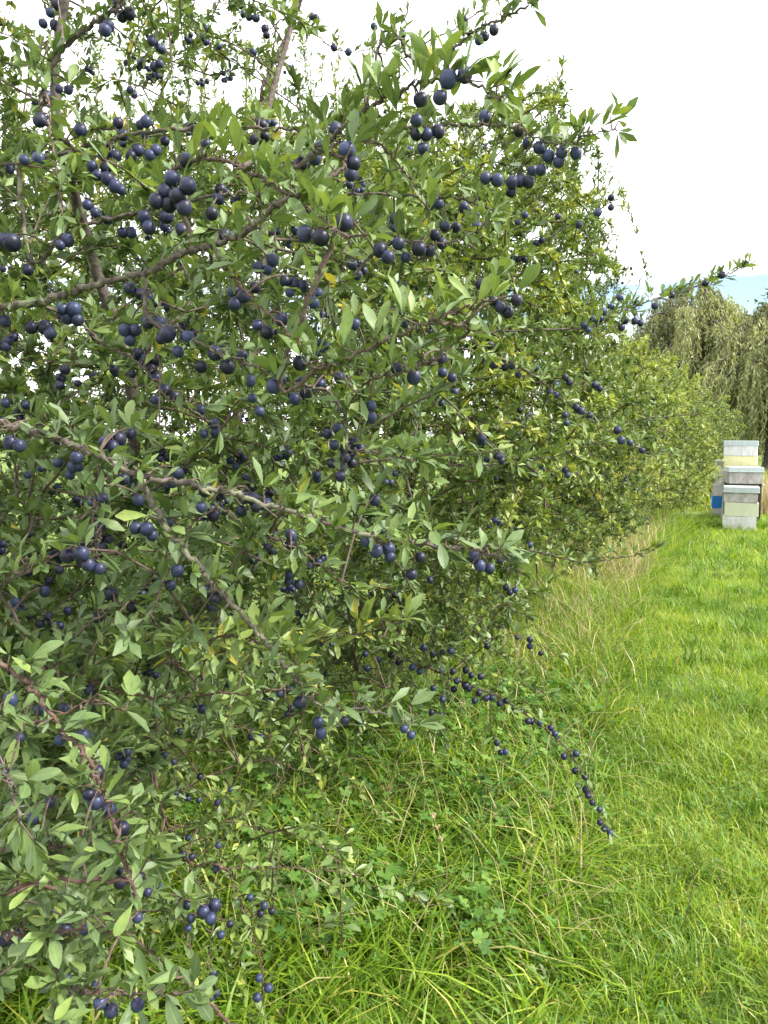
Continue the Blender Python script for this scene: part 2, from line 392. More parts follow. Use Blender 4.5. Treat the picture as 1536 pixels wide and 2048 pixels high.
SEEN = []            # (x, y, radius, distance) of the fruit in the photograph
def clear(P, D, L, keep=.12, r=rng):
    if not SEEN or not len(P): return np.ones(len(P), bool)
    x, y, d = proj(P+D*np.broadcast_to(L, (len(P),))[:, None]*.55); h = np.broadcast_to(L, (len(P),))/np.maximum(d, .3)*F*.30; bad = np.zeros(len(P), bool)
    for fx, fy, fr, fd in SEEN: bad |= (d < fd+.005) & ((x-fx)**2+(y-fy)**2 < (fr*.8+h)**2)
    return ~bad | (r.uniform(0, 1, len(P)) < keep)
class Bush:
    """one bush: an Empty at its base with branches (> fruit, leaf), twigs, foliage"""
    def __init__(s, name, label, cat, base, group=None):
        s.root = thing(name, label, cat, base, group); s.base = np.asarray(base, float)
        s.br = []          # (object, path)
        s.cand = []        # leaf candidates of the traced branches
        s.keep = .12; s.tw = Acc(); s.fo = Acc(); s.fs = Acc(); s.nfruit = 0
    def stem(s, pts, r0, r1, m='bark', name='stem'):
        P = spline(pts, 8*len(pts)); a = Acc(); tube(a, P, np.linspace(r0, r1, len(P)), 8)
        link(name, a.mesh(name, M[m]), s.root); return P
    def branch(s, px, r0, r1, m='bark', join=None, r=rng):
        """px: list of (x, y, d). The branch runs on from the wood it grows out of"""
        px = np.array(px, float); P = at(px[:, 0], px[:, 1], px[:, 2]); r0 = r0*.88
        n0 = 0
        if join is not None:
            j = join[np.argmin(np.linalg.norm(join-P[0], axis=1))]
            g = np.linalg.norm(j-P[0])
            if g > .03:
                P = np.vstack([j, j*.5+P[0]*.5+np.array([0, 0, .12*g]), P]) if g > .25 else np.vstack([j, P]); n0 = 1
        Q = spline(P, 9*len(P)); k = len(Q)
        Q[1:-1] += r.normal(0, .0022, (k-2, 3))
        a = Acc(); tp = np.linspace(0, 1, k)
        rad = r0+(r1-r0)*tp**.8; rad = rad*(1+r.normal(0, .09, k))
        tube(a, Q, rad, 8)
        for _ in range(int(k*.35)):                      # bud knobs and stub spurs
            i = r.integers(2, k-2); d = nrm(r.normal(0, 1, 3)); e = Q[i]+d*(rad[i]+r.uniform(.004, .014))
            tube(a, np.array([Q[i], (Q[i]+e)/2, e]), [rad[i]*.5+.0006, rad[i]*.4+.0005, .0006], 4)
        o = link('branch', a.mesh('branch', M[m]), s.root)
        s.br.append((o, Q)); return Q
    def spurs(s, Q, idx, step=.028, t0=.08, n=(4, 7), L=.052, ratio=(.34, .46), up=.8, tang=.5, tint=(.2, .6), r=rng):
        """short spurs with a tuft of leaves along a branch"""
        l = np.concatenate([[0], np.cumsum(np.linalg.norm(np.diff(Q, axis=0), axis=1))])
        pos = np.arange(l[-1]*t0, l[-1], step); pos = pos+r.normal(0, step*.3, len(pos))
        for p in pos:
            if p < 0 or p > l[-1]: continue
            i = min(np.searchsorted(l, p), len(Q)-1); i = max(i, 1)
            T = nrm(Q[i]-Q[i-1]); d = nrm(np.array([0, 0, .5])+r.normal(0, .7, 3)); e = Q[i]+d*r.uniform(.006, .03)
            tube(s.tw, np.array([Q[i], e]), [.0016, .0011], 4)
            s.tuft(e, T, idx, r.integers(n[0], n[1]+1), L, ratio, up, tang, tint, r)
        s.tuft(Q[-1], nrm(Q[-1]-Q[-3]), idx, 6, L, ratio, up*.4, 1.2, tint, r)
    def tuft(s, e, T, idx, k, L=.052, ratio=(.34, .46), up=.8, tang=.5, tint=(.2, .6), r=rng):
        D = nrm(r.normal(0, .62, (k, 3))+T*tang+np.array([0, 0, up])); b = r.uniform(*tint)
        for q in D: s.cand.append((e+q*.004, q, L*r.uniform(.45, 1.15), r.uniform(*ratio), float(np.clip(b+r.normal(0, .12), 0, 1)), idx))
    def fruit(s, p, rad, idx, r=rng):
        fx, fy, fd = proj(np.asarray(p)); SEEN.append((fx, fy, rad*F/fd, fd))
        me = FR[r.integers(0, 6)][0]; o = link('fruit', me, s.br[idx][0])
        rot = Matrix.Rotation(r.uniform(0, 6.28), 4, 'Z') @ Matrix.Rotation(r.normal(0, .35), 4, 'X') @ Matrix.Rotation(r.uniform(0, 6.28), 4, 'Z')
        o.matrix_basis = Matrix.Translation(Vector(p)) @ rot @ Matrix.Scale(rad, 4); s.nfruit += 1
    def finish(s, maxleaf, lod=LOD1, leafmat='leaf', twigmat='twig'):
        if s.cand:
            P = np.array([c[0] for c in s.cand]); D = np.array([c[1] for c in s.cand]); L = np.array([c[2] for c in s.cand]); W = np.array([c[3] for c in s.cand]); T = np.array([c[4] for c in s.cand]); I = np.array([c[5] for c in s.cand])
            ok = clear(P, D, L, s.keep); P, D, L, W, T, I = P[ok], D[ok], L[ok], W[ok], T[ok], I[ok]
            x, y, d = proj(P+D*L[:, None]*.5); size = L/d*((x > 0) & (x < 1536) & (y > 0) & (y < 2048))
            order = np.argsort(-size); pick = order[:maxleaf]; rest = order[maxleaf:]
            Dn, Sd, Nn = frames(D[pick], rng.normal(0, .6, len(pick)))
            tl = np.array([.1, .3, .5, .65, .2, .8, .4, .55, .9, .35, .7, .48])
            for q, i in enumerate(pick):
                o = link('leaf', LEAF[int(np.argmin(np.abs(tl-T[i])+rng.uniform(0, .15, 12)))], s.br[I[i]][0])
                l = L[i]; wd = l*W[i]/.39
                mx = Matrix(((Dn[q][0]*l, Sd[q][0]*wd, Nn[q][0]*l, P[i][0]), (Dn[q][1]*l, Sd[q][1]*wd, Nn[q][1]*l, P[i][1]), (Dn[q][2]*l, Sd[q][2]*wd, Nn[q][2]*l, P[i][2]), (0, 0, 0, 1)))
                o.matrix_basis = mx
            leaves(s.fo, P[rest], D[rest], L[rest], W[rest], T[rest], lod)
        if s.tw.n: stuff(link('twigs', s.tw.mesh('twigs', M[twigmat]), s.root))
        if s.fo.n: stuff(link('foliage', s.fo.mesh('foliage', M[leafmat]), s.root))
        if s.fs.n: stuff(link('small_fruit', s.fs.mesh('small_fruit', M['fruit']), s.root))

# ======== the near damson bush
base = np.array([-1.0, 2.9, 0.0])
B = Bush('damson_bush', 'large damson bush heavy with blue-black fruit on long arching branches', 'bush', base)
st = []
st.append(B.stem([base, base+[.15, -.1, .5], at(560, 1000, 2.5), at(640, 880, 2.4), at(720, 740, 2.2)], .03, .010, 'bark_lichen'))
st.append(B.stem([base+[-.06, .05, 0], base+[-.1, -.05, .7], at(270, 860, 2.5), at(180, 500, 2.3), at(110, 200, 2.0), at(160, -150, 2.0)], .03, .008))
st.append(B.stem([base+[-.12, -.05, 0], at(-150, 1200, 2.1), at(-330, 900, 1.75), at(-300, 640, 1.6), at(-260, 340, 1.7), at(-200, -50, 1.8)], .03, .008))
st.append(B.stem([base+[.05, .02, 0], base+[.25, .0, .9], at(520, 620, 2.6), at(520, 300, 2.7), at(590, 20, 2.8), at(620, -200, 2.9)], .022, .006))
st.append(B.stem([base+[-.1, -.1, 0], at(-100, 1650, 1.7), at(-250, 1450, 1.3), at(-280, 1250, 1.15), at(-260, 900, 1.1)], .018, .006))
wood = np.concatenate(st)
# traced branches: points (x, y, d), radii, bark, leaf habit
def lin(pts, d0, d1): return [(x, y, d0+(d1-d0)*i/(len(pts)-1)) for i, (x, y) in enumerate(pts)]
UPR = dict(up=1.0, tang=.45, ratio=(.24, .36), L=.054, tint=(.4, .72))       # upright narrow leaves
BRO = dict(up=.35, tang=.5, ratio=(.3, .41), L=.040, tint=(.15, .7))          # broad spreading leaves
SML = dict(up=.5, tang=.5, ratio=(.3, .42), L=.042, tint=(.25, .65))
YEL = dict(up=.6, tang=.6, ratio=(.3, .42), L=.048, tint=(.6, .93))
TR = [
 (lin([(-120, 625), (-40, 612), (60, 608), (130, 590), (200, 568), (290, 545), (370, 505), (430, 490), (480, 470), (520, 440), (548, 412), (600, 385)], 1.45, 1.15), .0100, .004, 'bark', BRO, .05),
 (lin([(-130, 370), (-30, 340), (100, 315), (200, 285), (260, 272), (350, 258), (450, 255), (560, 258), (650, 275)], 1.75, 1.7), .0075, .003, 'bark', SML, .04),
 (lin([(85, 230), (95, 150), (150, 75), (200, 38), (235, 10), (265, -60)], 1.6, 1.55), .0065, .004, 'bark', SML, .035),
 (lin([(95, 195), (100, 260), (112, 330), (124, 430)], 1.5, 1.4), .003, .0018, 'twig', SML, .035),
 (lin([(60, 520), (120, 475), (180, 450), (270, 425), (330, 412), (430, 390), (520, 385)], 1.75, 1.6), .006, .003, 'bark', SML, .035),
 (lin([(345, 350), (400, 318), (450, 322), (500, 345), (545, 370), (600, 405), (655, 450), (690, 472), (735, 470)], 1.3, 1.08), .0045, .0018, 'twig', UPR, .026),
 (lin([(600, 330), (680, 262), (740, 215), (790, 187), (840, 166), (880, 156), (930, 160), (975, 186), (1000, 200)], 1.35, 1.12), .0052, .0016, 'bark', UPR, .024),
 (lin([(760, 262), (860, 252), (945, 250), (1000, 250), (1040, 258), (1075, 277), (1130, 290), (1165, 275), (1205, 262), (1235, 262)], 1.6, 1.4), .0045, .0012, 'bark', SML, .03),
 (lin([(600, 380), (680, 388), (750, 390), (830, 392), (920, 398), (985, 420)], 1.6, 1.45), .005, .002, 'bark', BRO, .03),
 (lin([(560, 770), (640, 738), (700, 715), (760, 686), (830, 655), (890, 632), (940, 615), (985, 598)], 1.2, 1.04), .0045, .0015, 'twig', UPR, .024),
 (lin([(430, 500), (455, 545), (480, 575), (530, 620), (600, 690)], 1.25, 1.15), .003, .0015, 'redtwig', SML, .03),
 (lin([(-140, 825), (-20, 845), (40, 858), (120, 880), (190, 910), (260, 945), (340, 962), (440, 980), (510, 1000), (600, 1030), (680, 1055), (740, 1072), (800, 1085), (880, 1092), (950, 1100), (1012, 1122)], 1.15, 1.12), .0075, .002, 'bark', BRO, .022),
 (lin([(280, 955), (320, 1030), (380, 1110), (420, 1165), (470, 1215), (520, 1270), (560, 1320), (600, 1370), (640, 1410), (690, 1420), (760, 1425), (835, 1450)], 1.15, 1.22), .0062, .0018, 'bark_lichen', BRO, .032),
 (lin([(-130, 1290), (-20, 1315), (40, 1355), (90, 1410), (140, 1480), (180, 1530), (210, 1590), (230, 1660), (255, 1740), (270, 1800)], 1.0, .93), .0045, .0018, 'redtwig', BRO, .024),
 (lin([(-140, 1880), (-10, 1872), (60, 1873), (130, 1866), (190, 1855), (235, 1870)], .98, .93), .003, .0015, 'redtwig', BRO, .024),
 (lin([(-100, 1480), (-20, 1520), (12, 1548), (25, 1585), (40, 1640)], .95, .9), .0035, .002, 'bark_lichen', BRO, .03),
 (lin([(170, 1800), (250, 1860), (300, 1905), (350, 1945), (400, 1990), (480, 2065)], 1.35, 1.3), .004, .003, 'redtwig', SML, .09),
 (lin([(-100, 1230), (-20, 1180), (60, 1130), (130, 1100), (195, 1065), (190, 1125)], 1.3, 1.2), .0035, .0015, 'twig', BRO, .03),
 (lin([(200, 900), (192, 960), (186, 1010), (196, 1060), (188, 1120)], 1.16, 1.2), .003, .0015, 'bark', BRO, .04),
 (lin([(90, 1340), (130, 1290), (190, 1240), (240, 1205), (300, 1160)], 1.3, 1.35), .003, .0015, 'twig', BRO, .03),
 (lin([(120, 1340), (200, 1370), (260, 1388), (350, 1395), (450, 1386), (570, 1380)], 1.55, 1.4), .0035, .0016, 'redtwig', SML, .032),
 (lin([(400, 1330), (470, 1290), (560, 1280), (650, 1275), (740, 1262), (810, 1240)], 1.5, 1.4), .003, .0013, 'twig', YEL, .022),
 (lin([(330, 1300), (400, 1280), (480, 1275), (540, 1300), (600, 1330)], 1.4, 1.3), .003, .0013, 'twig', YEL, .022),
 (lin([(560, 780), (610, 770), (660, 790), (690, 840), (700, 900), (760, 905), (830, 920)], 1.25, 1.2), .004, .0015, 'bark', BRO, .03),
 (lin([(300, 640), (360, 660), (420, 700), (470, 715), (540, 740), (600, 722), (660, 745), (720, 790)], 1.3, 1.18), .004, .0015, 'bark', BRO, .03),
 (lin([(150, 640), (210, 690), (270, 720), (330, 790), (400, 830), (440, 860)], 1.5, 1.45), .004, .0015, 'bark', SML, .032),
 (lin([(690, 330), (650, 300), (700, 280), (760, 290), (800, 330), (860, 420)], 1.2, 1.35), .0035, .0015, 'twig', UPR, .028),
 (lin([(770, 60), (830, 120), (900, 100), (950, 62), (1000, 38), (1065, 5), (1120, -30)], 1.6, 1.5), .0036, .002, 'bark', SML, .032),
 (lin([(-80, 1720), (0, 1700), (80, 1700), (150, 1690), (220, 1700), (300, 1720)], 1.0, 1.0), .003, .0014, 'redtwig', BRO, .024),
 (lin([(120, 1960), (180, 1985), (240, 1990), (300, 1985), (360, 1990)], .95, .93), .0028, .0014, 'twig', BRO, .026),
 (lin([(-60, 1420), (30, 1440), (100, 1440), (180, 1400), (250, 1420)], 1.05, 1.1), .003, .0014, 'redtwig', BRO, .026),
 (lin([(60, 1060), (30, 980), (50, 900), (90, 830), (160, 780)], 1.5, 1.55), .003, .0014, 'twig', SML, .03),
 (lin([(680, 560), (750, 505), (800, 480), (860, 490), (920, 480), (980, 440)], 1.5, 1.4), .004, .0015, 'bark', BRO, .03),
 (lin([(940, 660), (880, 710), (840, 735), (790, 750), (740, 760)], 1.2, 1.3), .003, .0015, 'twig', SML, .03),
 (lin([(420, 1020), (500, 1060), (580, 1090), (640, 1130), (700, 1180)], 1.35, 1.45), .003, .0013, 'twig', SML, .03),
]
for px, r0, r1, bm, hab, step in TR:
    Q = B.branch(px, r0, r1, bm, wood)
    B.spurs(Q, len(B.br)-1, step=step*.8, **hab)
    wood = np.concatenate([wood, Q[4::3]])
# fruit of the near bush, as seen: x, y, diameter in photograph pixels
FRUIT = """234 8 20,244 33 22,259 27 24,210 60 26,217 52 24,100 25 18,86 47 18,109 50 20,115 10 22,93 194 28,80 240 28,78 318 28,161 260 26,118 178 16,137 180 18,236 246 22,292 243 24,280 250 18,246 270 22
208 308 26,232 312 22,276 300 24,262 312 22,300 310 22,312 300 22,330 282 20,184 332 22,212 335 24,195 350 22,215 357 26,230 372 26,242 380 20,372 320 28,345 357 34,376 372 36,330 383 30,355 392 34,312 402 30,338 410 32,368 414 32,333 432 30,364 460 26
442 380 24,438 398 22,424 427 26,450 470 26,288 434 26,298 455 28,175 410 22,190 425 20,245 465 20,262 465 22,135 480 26,120 490 20,8 480 28,24 485 36,215 440 20,56 540 22,525 250 20,508 280 20,530 272 20,412 288 18
643 292 30,630 316 28,603 326 26,672 258 26,694 301 36,706 327 32,702 348 28,688 445 36,610 468 34,642 475 34,545 520 26,515 535 22,535 540 22,570 562 22,590 568 26,606 572 24,580 585 20,636 587 24,628 605 24,715 550 20,705 530 20
259 576 24,280 588 22,295 595 26,125 618 28,148 618 28,135 637 26,155 640 24,10 642 26,62 655 26,90 655 28,100 667 26,468 583 28,487 592 30,470 607 28,510 575 22,515 650 24,563 638 28,535 665 28,248 660 24,271 660 24,260 680 24,296 643 28,320 645 26,335 668 34,375 675 30,322 677 22,710 648 22
897 158 36,930 149 32,841 199 30,880 195 30,833 241 26,833 267 26,853 269 26,877 263 26,846 297 24,903 95 18,970 233 24,1038 262 22,1055 287 22,1078 295 24,1097 312 26,1123 306 24,1118 324 24,1152 306 24
971 356 24,995 360 26,1024 364 26,1041 362 24,1058 364 24,1022 384 22,1082 340 22,1064 342 20,928 415 22,860 410 22,877 407 22,955 455 24,790 437 24,788 457 20,797 487 26,760 500 30,776 514 28,812 515 22,838 498 30,860 502 24,890 453 22,870 470 22,912 455 22,884 487 22,987 602 22,1000 614 22,1016 625 24,1033 600 24,961 568 22
275 708 26,292 721 26,313 719 24,302 737 24,265 748 16,312 754 20,356 703 24,430 706 30,455 733 30,402 733 26,485 710 22,600 726 30,548 772 32,560 760 26,500 762 24,505 796 20,519 823 20,590 797 26,612 788 26,680 755 24,640 768 24,330 780 24,350 793 24,310 800 18,402 819 20,430 846 22,432 865 22,408 868 18
742 835 24,20 885 28,38 891 26,115 880 20,153 916 26,210 885 26,237 878 32,226 893 26,262 867 24,56 950 16,247 958 24,354 945 26,345 965 22,205 998 24,185 1003 20,198 1030 28,201 1049 22,277 1000 24,272 1056 26,294 1058 28,304 1070 24,338 1045 18,410 980 28,403 1015 22,427 1031 26,488 996 24,506 998 26,512 1014 22,532 1009 26,482 1022 24
175 1083 26,198 1073 24,201 1095 22,217 1078 20,165 1120 26,184 1128 24,57 1068 18,119 1140 18,355 1142 26,414 1182 26,424 1198 20,224 1188 26,90 1183 22,27 1222 26,30 1204 20,265 1215 24,353 1198 18,195 1235 24,582 1070 24,580 1088 22,668 890 20,689 898 20,708 884 22,721 896 18,706 903 20,664 927 20,682 933 20,690 915 22,704 926 20,681 953 22,655 868 20,676 858 22,750 1000 24,732 1083 24,752 1102 28
793 737 24,828 754 30,885 745 20,884 717 20,904 755 20,742 812 22,777 1098 28,780 1114 22,841 1115 22,823 1149 24,949 1114 26,960 1132 24,979 1137 22,600 1405 28,636 1445 24,642 1467 24,560 1387 18,580 1380 20,690 1442 18,718 1440 18,808 1457 18,822 1470 18
181 1380 26,20 1400 30,78 1420 22,127 1417 22,165 1470 26,120 1480 22,195 1545 30,192 1603 34,217 1617 26,178 1588 26,243 1657 32,65 1637 24,20 1550 24,240 1765 26,278 1755 24,295 1785 18,130 1858 28,170 1860 20,200 2005 28,222 2022 28,275 2010 28,275 1835 22,40 1475 20,100 1605 22"""
fl = np.array([[float(v) for v in t.split()] for t in FRUIT.replace('\n', ',').split(',')])
allQ = np.concatenate([q for _, q in B.br]); allI = np.concatenate([np.full(len(q), i) for i, (_, q) in enumerate(B.br)])
bx, by, bd = proj(allQ)
done = np.zeros(len(fl), bool); rf = np.random.default_rng(11)
for i in range(len(fl)):
    if done[i]: continue
    near = np.where(~done & (np.hypot(fl[:, 0]-fl[i, 0], fl[:, 1]-fl[i, 1]) < 46))[0]; done[near] = True
    g = fl[near]; cx, top = g[:, 0].mean(), g[:, 1].min()-6
    pd = np.hypot(bx-cx, by-top); j = np.argmin(pd)
    dsz = np.clip(.0255*F/g[:, 2].mean(), .95, 2.0)
    if pd[j] < 75: d = .8*bd[j]+.2*dsz-.012
    else: d = dsz
    sp = at(cx, top-4, d); k = np.argmin(np.linalg.norm(allQ-sp, axis=1)); idx = int(allI[k])
    dd = np.linalg.norm(allQ[k]-sp); t = np.linspace(0, 1, 6)[:, None]
    tube(B.tw, allQ[k]*(1-t)+sp*t+np.array([0, 0, 1.0])*np.sin(t*math.pi)*dd*.12, np.linspace(.0022, .0014, 6), 5)
    for x, y, s in g:
        dj = d+rf.uniform(-.009, .009); p = at(x, y, dj); B.fruit(p, s*dj/F/2, idx, rf)
        if len(g) > 1 or True: tube(B.tw, np.stack([sp, (sp+p)/2+[0, 0, .004], p+[0, 0, .3*s*dj/F]]), .0009, 4)
    T = nrm(sp-allQ[k]+np.array([0, 0, .01])); B.tuft(sp, T, idx, rf.integers(3, 6), L=.05, up=.5 if top > 700 else .9, tint=(.15, .6), r=rf)
# the body of the bush behind: twigs and leaves grown off the stems
rb = np.random.default_rng(21)
polyB = [(-600, 230), (150, 235), (420, 240), (580, 270), (760, 330), (870, 450), (930, 600), (930, 760), (880, 900), (800, 1040), (760, 1180), (700, 1300), (600, 1370), (430, 1430), (330, 1560), (260, 1750), (220, 1950), (-600, 2000)]
attB = np.concatenate([fill(polyB, 1.5, 3.2, 950, rb), fill([(-600, 900), (500, 900), (640, 1100), (520, 1330), (330, 1480), (240, 1800), (200, 2000), (-600, 2000)], 1.25, 1.9, 190, rb)])
pB = grow([wood], attB, rb)
attT = fill([(-600, -350), (640, -350), (560, 60), (430, 130), (420, 260), (-600, 260)], 1.7, 3.3, 330, rb)
pT = grow([wood], attT, rb)
for P in pB+pT: tube(B.tw, P, np.linspace(.0032, .0012, len(P)), 5)
for P in pB[::2]+pT[::2]:
    k = rb.integers(1, 6); c = P[rb.integers(len(P)//2, len(P))]; q = c+rb.normal(0, .012, (k, 3))-[0, 0, .016]; rr = rb.uniform(.008, .012, k)
    fruit_to(B.fs, q, rr); x, y, d = proj(q)
    SEEN.extend([(x[i], y[i], rr[i]*F/d[i], d[i]) for i in range(k) if d[i] < 2.3 and y[i] < 1250 and x[i] > 0 and y[i] > 0])
def bulk(acc, P, D, L, W, T, cut):
    d = (P-CAM)@FWD
    for k, lod in ((d < cut, LODM), (d >= cut, LOD2)): leaves(acc, P[k], D[k], L[k], W[k]*(1 if lod is LODM else 1.15), T[k], lod)
P_, D_, L_, T_ = dress(pB, rb, .015, 5, .040, .4, t0=.06, tint=(.1, .8)); bulk(B.fo, P_, D_, L_, rb.uniform(.32, .46, len(P_)), T_, 1.8)
P_, D_, L_, T_ = dress(pT, rb, .017, 4, .038, .4, tint=(.2, .85), up=.2); bulk(B.fo, P_, D_, L_, rb.uniform(.3, .42, len(P_)), T_, 1.8)
B.finish(300)

# ======== the blackthorn bush behind it, along the hedge line
base = np.array([-.1, 6.1, 0])
C = Bush('blackthorn_bush', 'tall yellow-green blackthorn bush behind the damson, small dark sloes on long outer shoots', 'bush', base)
rc = np.random.default_rng(31)
st = [C.stem([base+[dx, dy, 0], base+[dx*2, dy*2, 1.0], base+[dx*4+ox*.7, dy*4, 1.9], base+[dx*5+ox*1.0, dy*5, 2.9]], .035, .008)
      for dx, dy, ox in ((-.1, .05, -.3), (.08, .02, .2), (.02, -.1, -.1), (.12, -.06, .3), (-.15, -.05, -.5), (0, .1, .1))]
st.append(C.stem([base+[0, -.15, 0], at(800, 1180, 4.6), at(820, 1000, 4.2), at(840, 860, 3.6)], .03, .01))
woodC = np.concatenate(st)
TC = [
 (lin([(700, 790), (850, 692), (950, 668), (1060, 660), (1180, 655), (1240, 625), (1300, 602), (1370, 580), (1440, 555), (1500, 527)], 2.7, 2.9), .0075, .0018, .017),
 (lin([(860, 690), (940, 700), (1010, 720), (1080, 760), (1130, 800), (1180, 838), (1240, 874), (1290, 903), (1345, 912)], 2.7, 2.8), .0065, .0015, .024),
 (lin([(960, 720), (1040, 740), (1110, 762), (1160, 768), (1210, 778)], 2.75, 2.8), .0045, .0015, .034),
 (lin([(780, 960), (870, 935), (970, 930), (1080, 918), (1140, 905), (1205, 882)], 3.1, 2.9), .0065, .0018, .036),
 (lin([(850, 1060), (1000, 1092), (1080, 1106), (1160, 1124), (1240, 1116), (1310, 1100)], 3.0, 2.8), .006, .0015, .03),
 (lin([(1000, 900), (1130, 880), (1230, 850), (1310, 836), (1402, 828)], 4.6, 4.4), .008, .002, .05),
 (lin([(900, 600), (1030, 520), (1100, 475), (1160, 441), (1235, 395)], 3.4, 3.2), .006, .0015, .032),
 (lin([(420, 90), (470, 100), (520, 118), (560, 125)], 3.0, 3.0), .004, .0018, .045),
 (lin([(560, 40), (620, 62), (660, 92), (705, 105), (760, 92)], 3.0, 3.0), .004, .0015, .045),
 (lin([(790, 190), (800, 110), (812, 40), (822, -60)], 3.2, 3.2), .006, .003, .05),
 (lin([(520, 220), (545, 130), (580, 60), (602, 0), (612, -60)], 3.0, 3.0), .009, .006, .05),
 (lin([(860, 80), (905, 60), (960, 20), (1010, -30)], 3.0, 3.0), .004, .002, .045),
]
for px, r0, r1, step in TC:
    Q = C.branch(px, r0, r1, 'bark', woodC, rc)
    C.spurs(Q, len(C.br)-1, step=step, t0=.15, n=(4, 7), L=.046, ratio=(.26, .38), up=.6, tang=.5, tint=(.25, .75), r=rc)
    woodC = np.concatenate([woodC, Q[4::3]])
FC = """1222 395 12,1222 415 12,1196 425 16,1084 480 12,1072 485 12,1028 517 14,1038 518 12,1050 519 12,1116 433 12,1158 450 14,1491 527 12,1444 550 14,1411 567 12,1343 590 14,1310 612 14,1270 642 14,1281 646 12,1240 595 14,1222 613 14,1206 623 16,1201 637 14,1187 640 16,1250 640 16,1243 655 14,1176 660 12,1168 650 14,1072 735 12,1130 755 14,1139 765 14,1113 790 12,1153 815 14,1163 822 14,1180 830 12,1190 770 14,1199 777 12,1235 860 16,1243 881 16,1260 885 10,1284 901 10,1010 735 14,1025 733 14,1037 750 12,1130 830 12,1133 846 12,1112 770 14,1100 785 12,990 730 14,970 722 14,384 46 16,395 62 16,402 72 18,412 58 16,412 84 14,437 92 14,506 105 16,530 58 16,533 70 14,486 28 14,498 34 14,512 36 16,466 5 20,482 8 18,624 33 14,632 37 16,668 95 14,697 104 14,748 53 14,805 68 16,758 30 12,930 40 12,988 60 20,970 73 18,958 80 18,260 180 14,255 200 14,245 205 14,268 190 14,820 300 14,1050 430 14,1035 445 12,980 690 16,960 700 14,1040 820 12,1030 835 12,1045 845 12,1055 830 12,1130 940 12,1135 950 12,1060 1090 12,1000 1120 14,1012 1175 12,1020 1185 12,1030 1180 12,990 1040 12,1000 1048 12,860 1160 10,790 1190 14,800 1200 12,745 1185 12"""
fl = np.array([[float(v) for v in t.split()] for t in FC.split(',')])
allQ = np.concatenate([q for _, q in C.br]); allI = np.concatenate([np.full(len(q), i) for i, (_, q) in enumerate(C.br)]); bx, by, bd = proj(allQ)
for x, y, s in fl:
    j = np.argmin(np.hypot(bx-x, by-y)); d = bd[j]-.01 if np.hypot(bx[j]-x, by[j]-y) < 70 else 3.0+rc.uniform(-.2, .2)
    p = at(x, y, d); k = np.argmin(np.linalg.norm(allQ-p, axis=1)); C.fruit(p, max(s, 13)*d/F/2*1.02, int(allI[k]), rc)
    dl = np.linalg.norm(allQ[k]-p); tube(C.tw, spline([allQ[k], allQ[k]*.6+p*.4+rc.normal(0, .12, 3)*dl, allQ[k]*.25+p*.75+rc.normal(0, .08, 3)*dl, p+[0, 0, .01]], 10), .0016, 4)
    if np.linalg.norm(allQ[k]-p) > .05: C.tuft(p+[0, 0, .01], np.array([0, 0, 1.0]), int(allI[k]), 4, L=.04, ratio=(.26, .38), r=rc)
polyC = [(-500, 330), (200, 300), (500, 200), (700, 190), (790, 250), (880, 240), (980, 190), (1080, 170), (1130, 260), (1200, 340), (1190, 420), (1225, 470), (1200, 560), (1210, 640), (1240, 700), (1240, 880), (1190, 1030), (1100, 1140), (1010, 1240), (800, 1320), (-500, 1330)]
attC = np.concatenate([fill(polyC, 4.2, 6.8, 1400, rc), fill([(680, 330), (900, 330), (1060, 420), (1150, 600), (1160, 900), (1080, 1080), (960, 1200), (760, 1290), (680, 1280)], 3.0, 4.5, 420, rc, .3), fill([(700, 240), (880, 250), (1000, 200), (1110, 190), (1190, 340), (1200, 600), (1220, 760), (1200, 980), (1080, 1120), (900, 1180), (700, 1000)], 3.9, 5.6, 650, rc, .3), fill([(-500, 420), (760, 420), (800, 1000), (760, 1250), (-500, 1250)], 4.4, 6.6, 650, rc), fill([(-400, 200), (420, 230), (640, 250), (900, 330), (900, 900), (-400, 900)], 4.2, 6.2, 500, rc), fill([(1120, 690), (1270, 730), (1320, 830), (1290, 950), (1265, 1060), (1160, 1130), (1040, 1110)], 5.0, 6.6, 260, rc)])
pC = grow([woodC], attC, rc, maxl=1.0)
# thin upright shoots of this year, bare against the sky
sh = []
for x, y0, y1, d in [(1075, 330, 170, 5.4), (1100, 350, 120, 5.5), (1125, 360, 130, 5.6), (1060, 300, 190, 5.2), (1140, 400, 215, 5.6), (1215, 480, 330, 5.4), (1240, 470, 370, 5.6), (1235, 560, 450, 5.6)]+[(rc.uniform(300, 760), 330, rc.uniform(40, 190), rc.uniform(4.5, 6)) for _ in range(46)]+[(rc.uniform(-300, 300), 320, rc.uniform(20, 190), rc.uniform(4.5, 6)) for _ in range(20)]+[(rc.uniform(1080, 1200), rc.uniform(450, 720), 0, rc.uniform(4.8, 5.6)) for _ in range(12)]:
    if y1 == 0: y1 = y0-rc.uniform(70, 140)
    b = at(x+rc.normal(0, 20), y0+90, d); e = at(x, y1, d); sh.append(spline([b, (b+e)/2+rc.normal(0, .03, 3), e], 8))
for _ in range(34):      # loose long shoots standing out of the crown on the open side
    u = rc.uniform(0, 1); x, y, d = 1020+170*u+rc.normal(0, 25), 230+470*u, rc.uniform(4.3, 5.6)
    b = at(x-40, y+40, d); e = at(x+rc.uniform(30, 95), y-rc.uniform(40, 130), d); sh.append(spline([b, b*.5+e*.5+rc.normal(0, .03, 3)+[.05, 0, -.02], e], 9))
for P in pC: tube(C.tw, P, np.linspace(.006, .0016, len(P)), 3)
for P in sh: tube(C.tw, P, np.linspace(.004, .002, len(P)), 4)
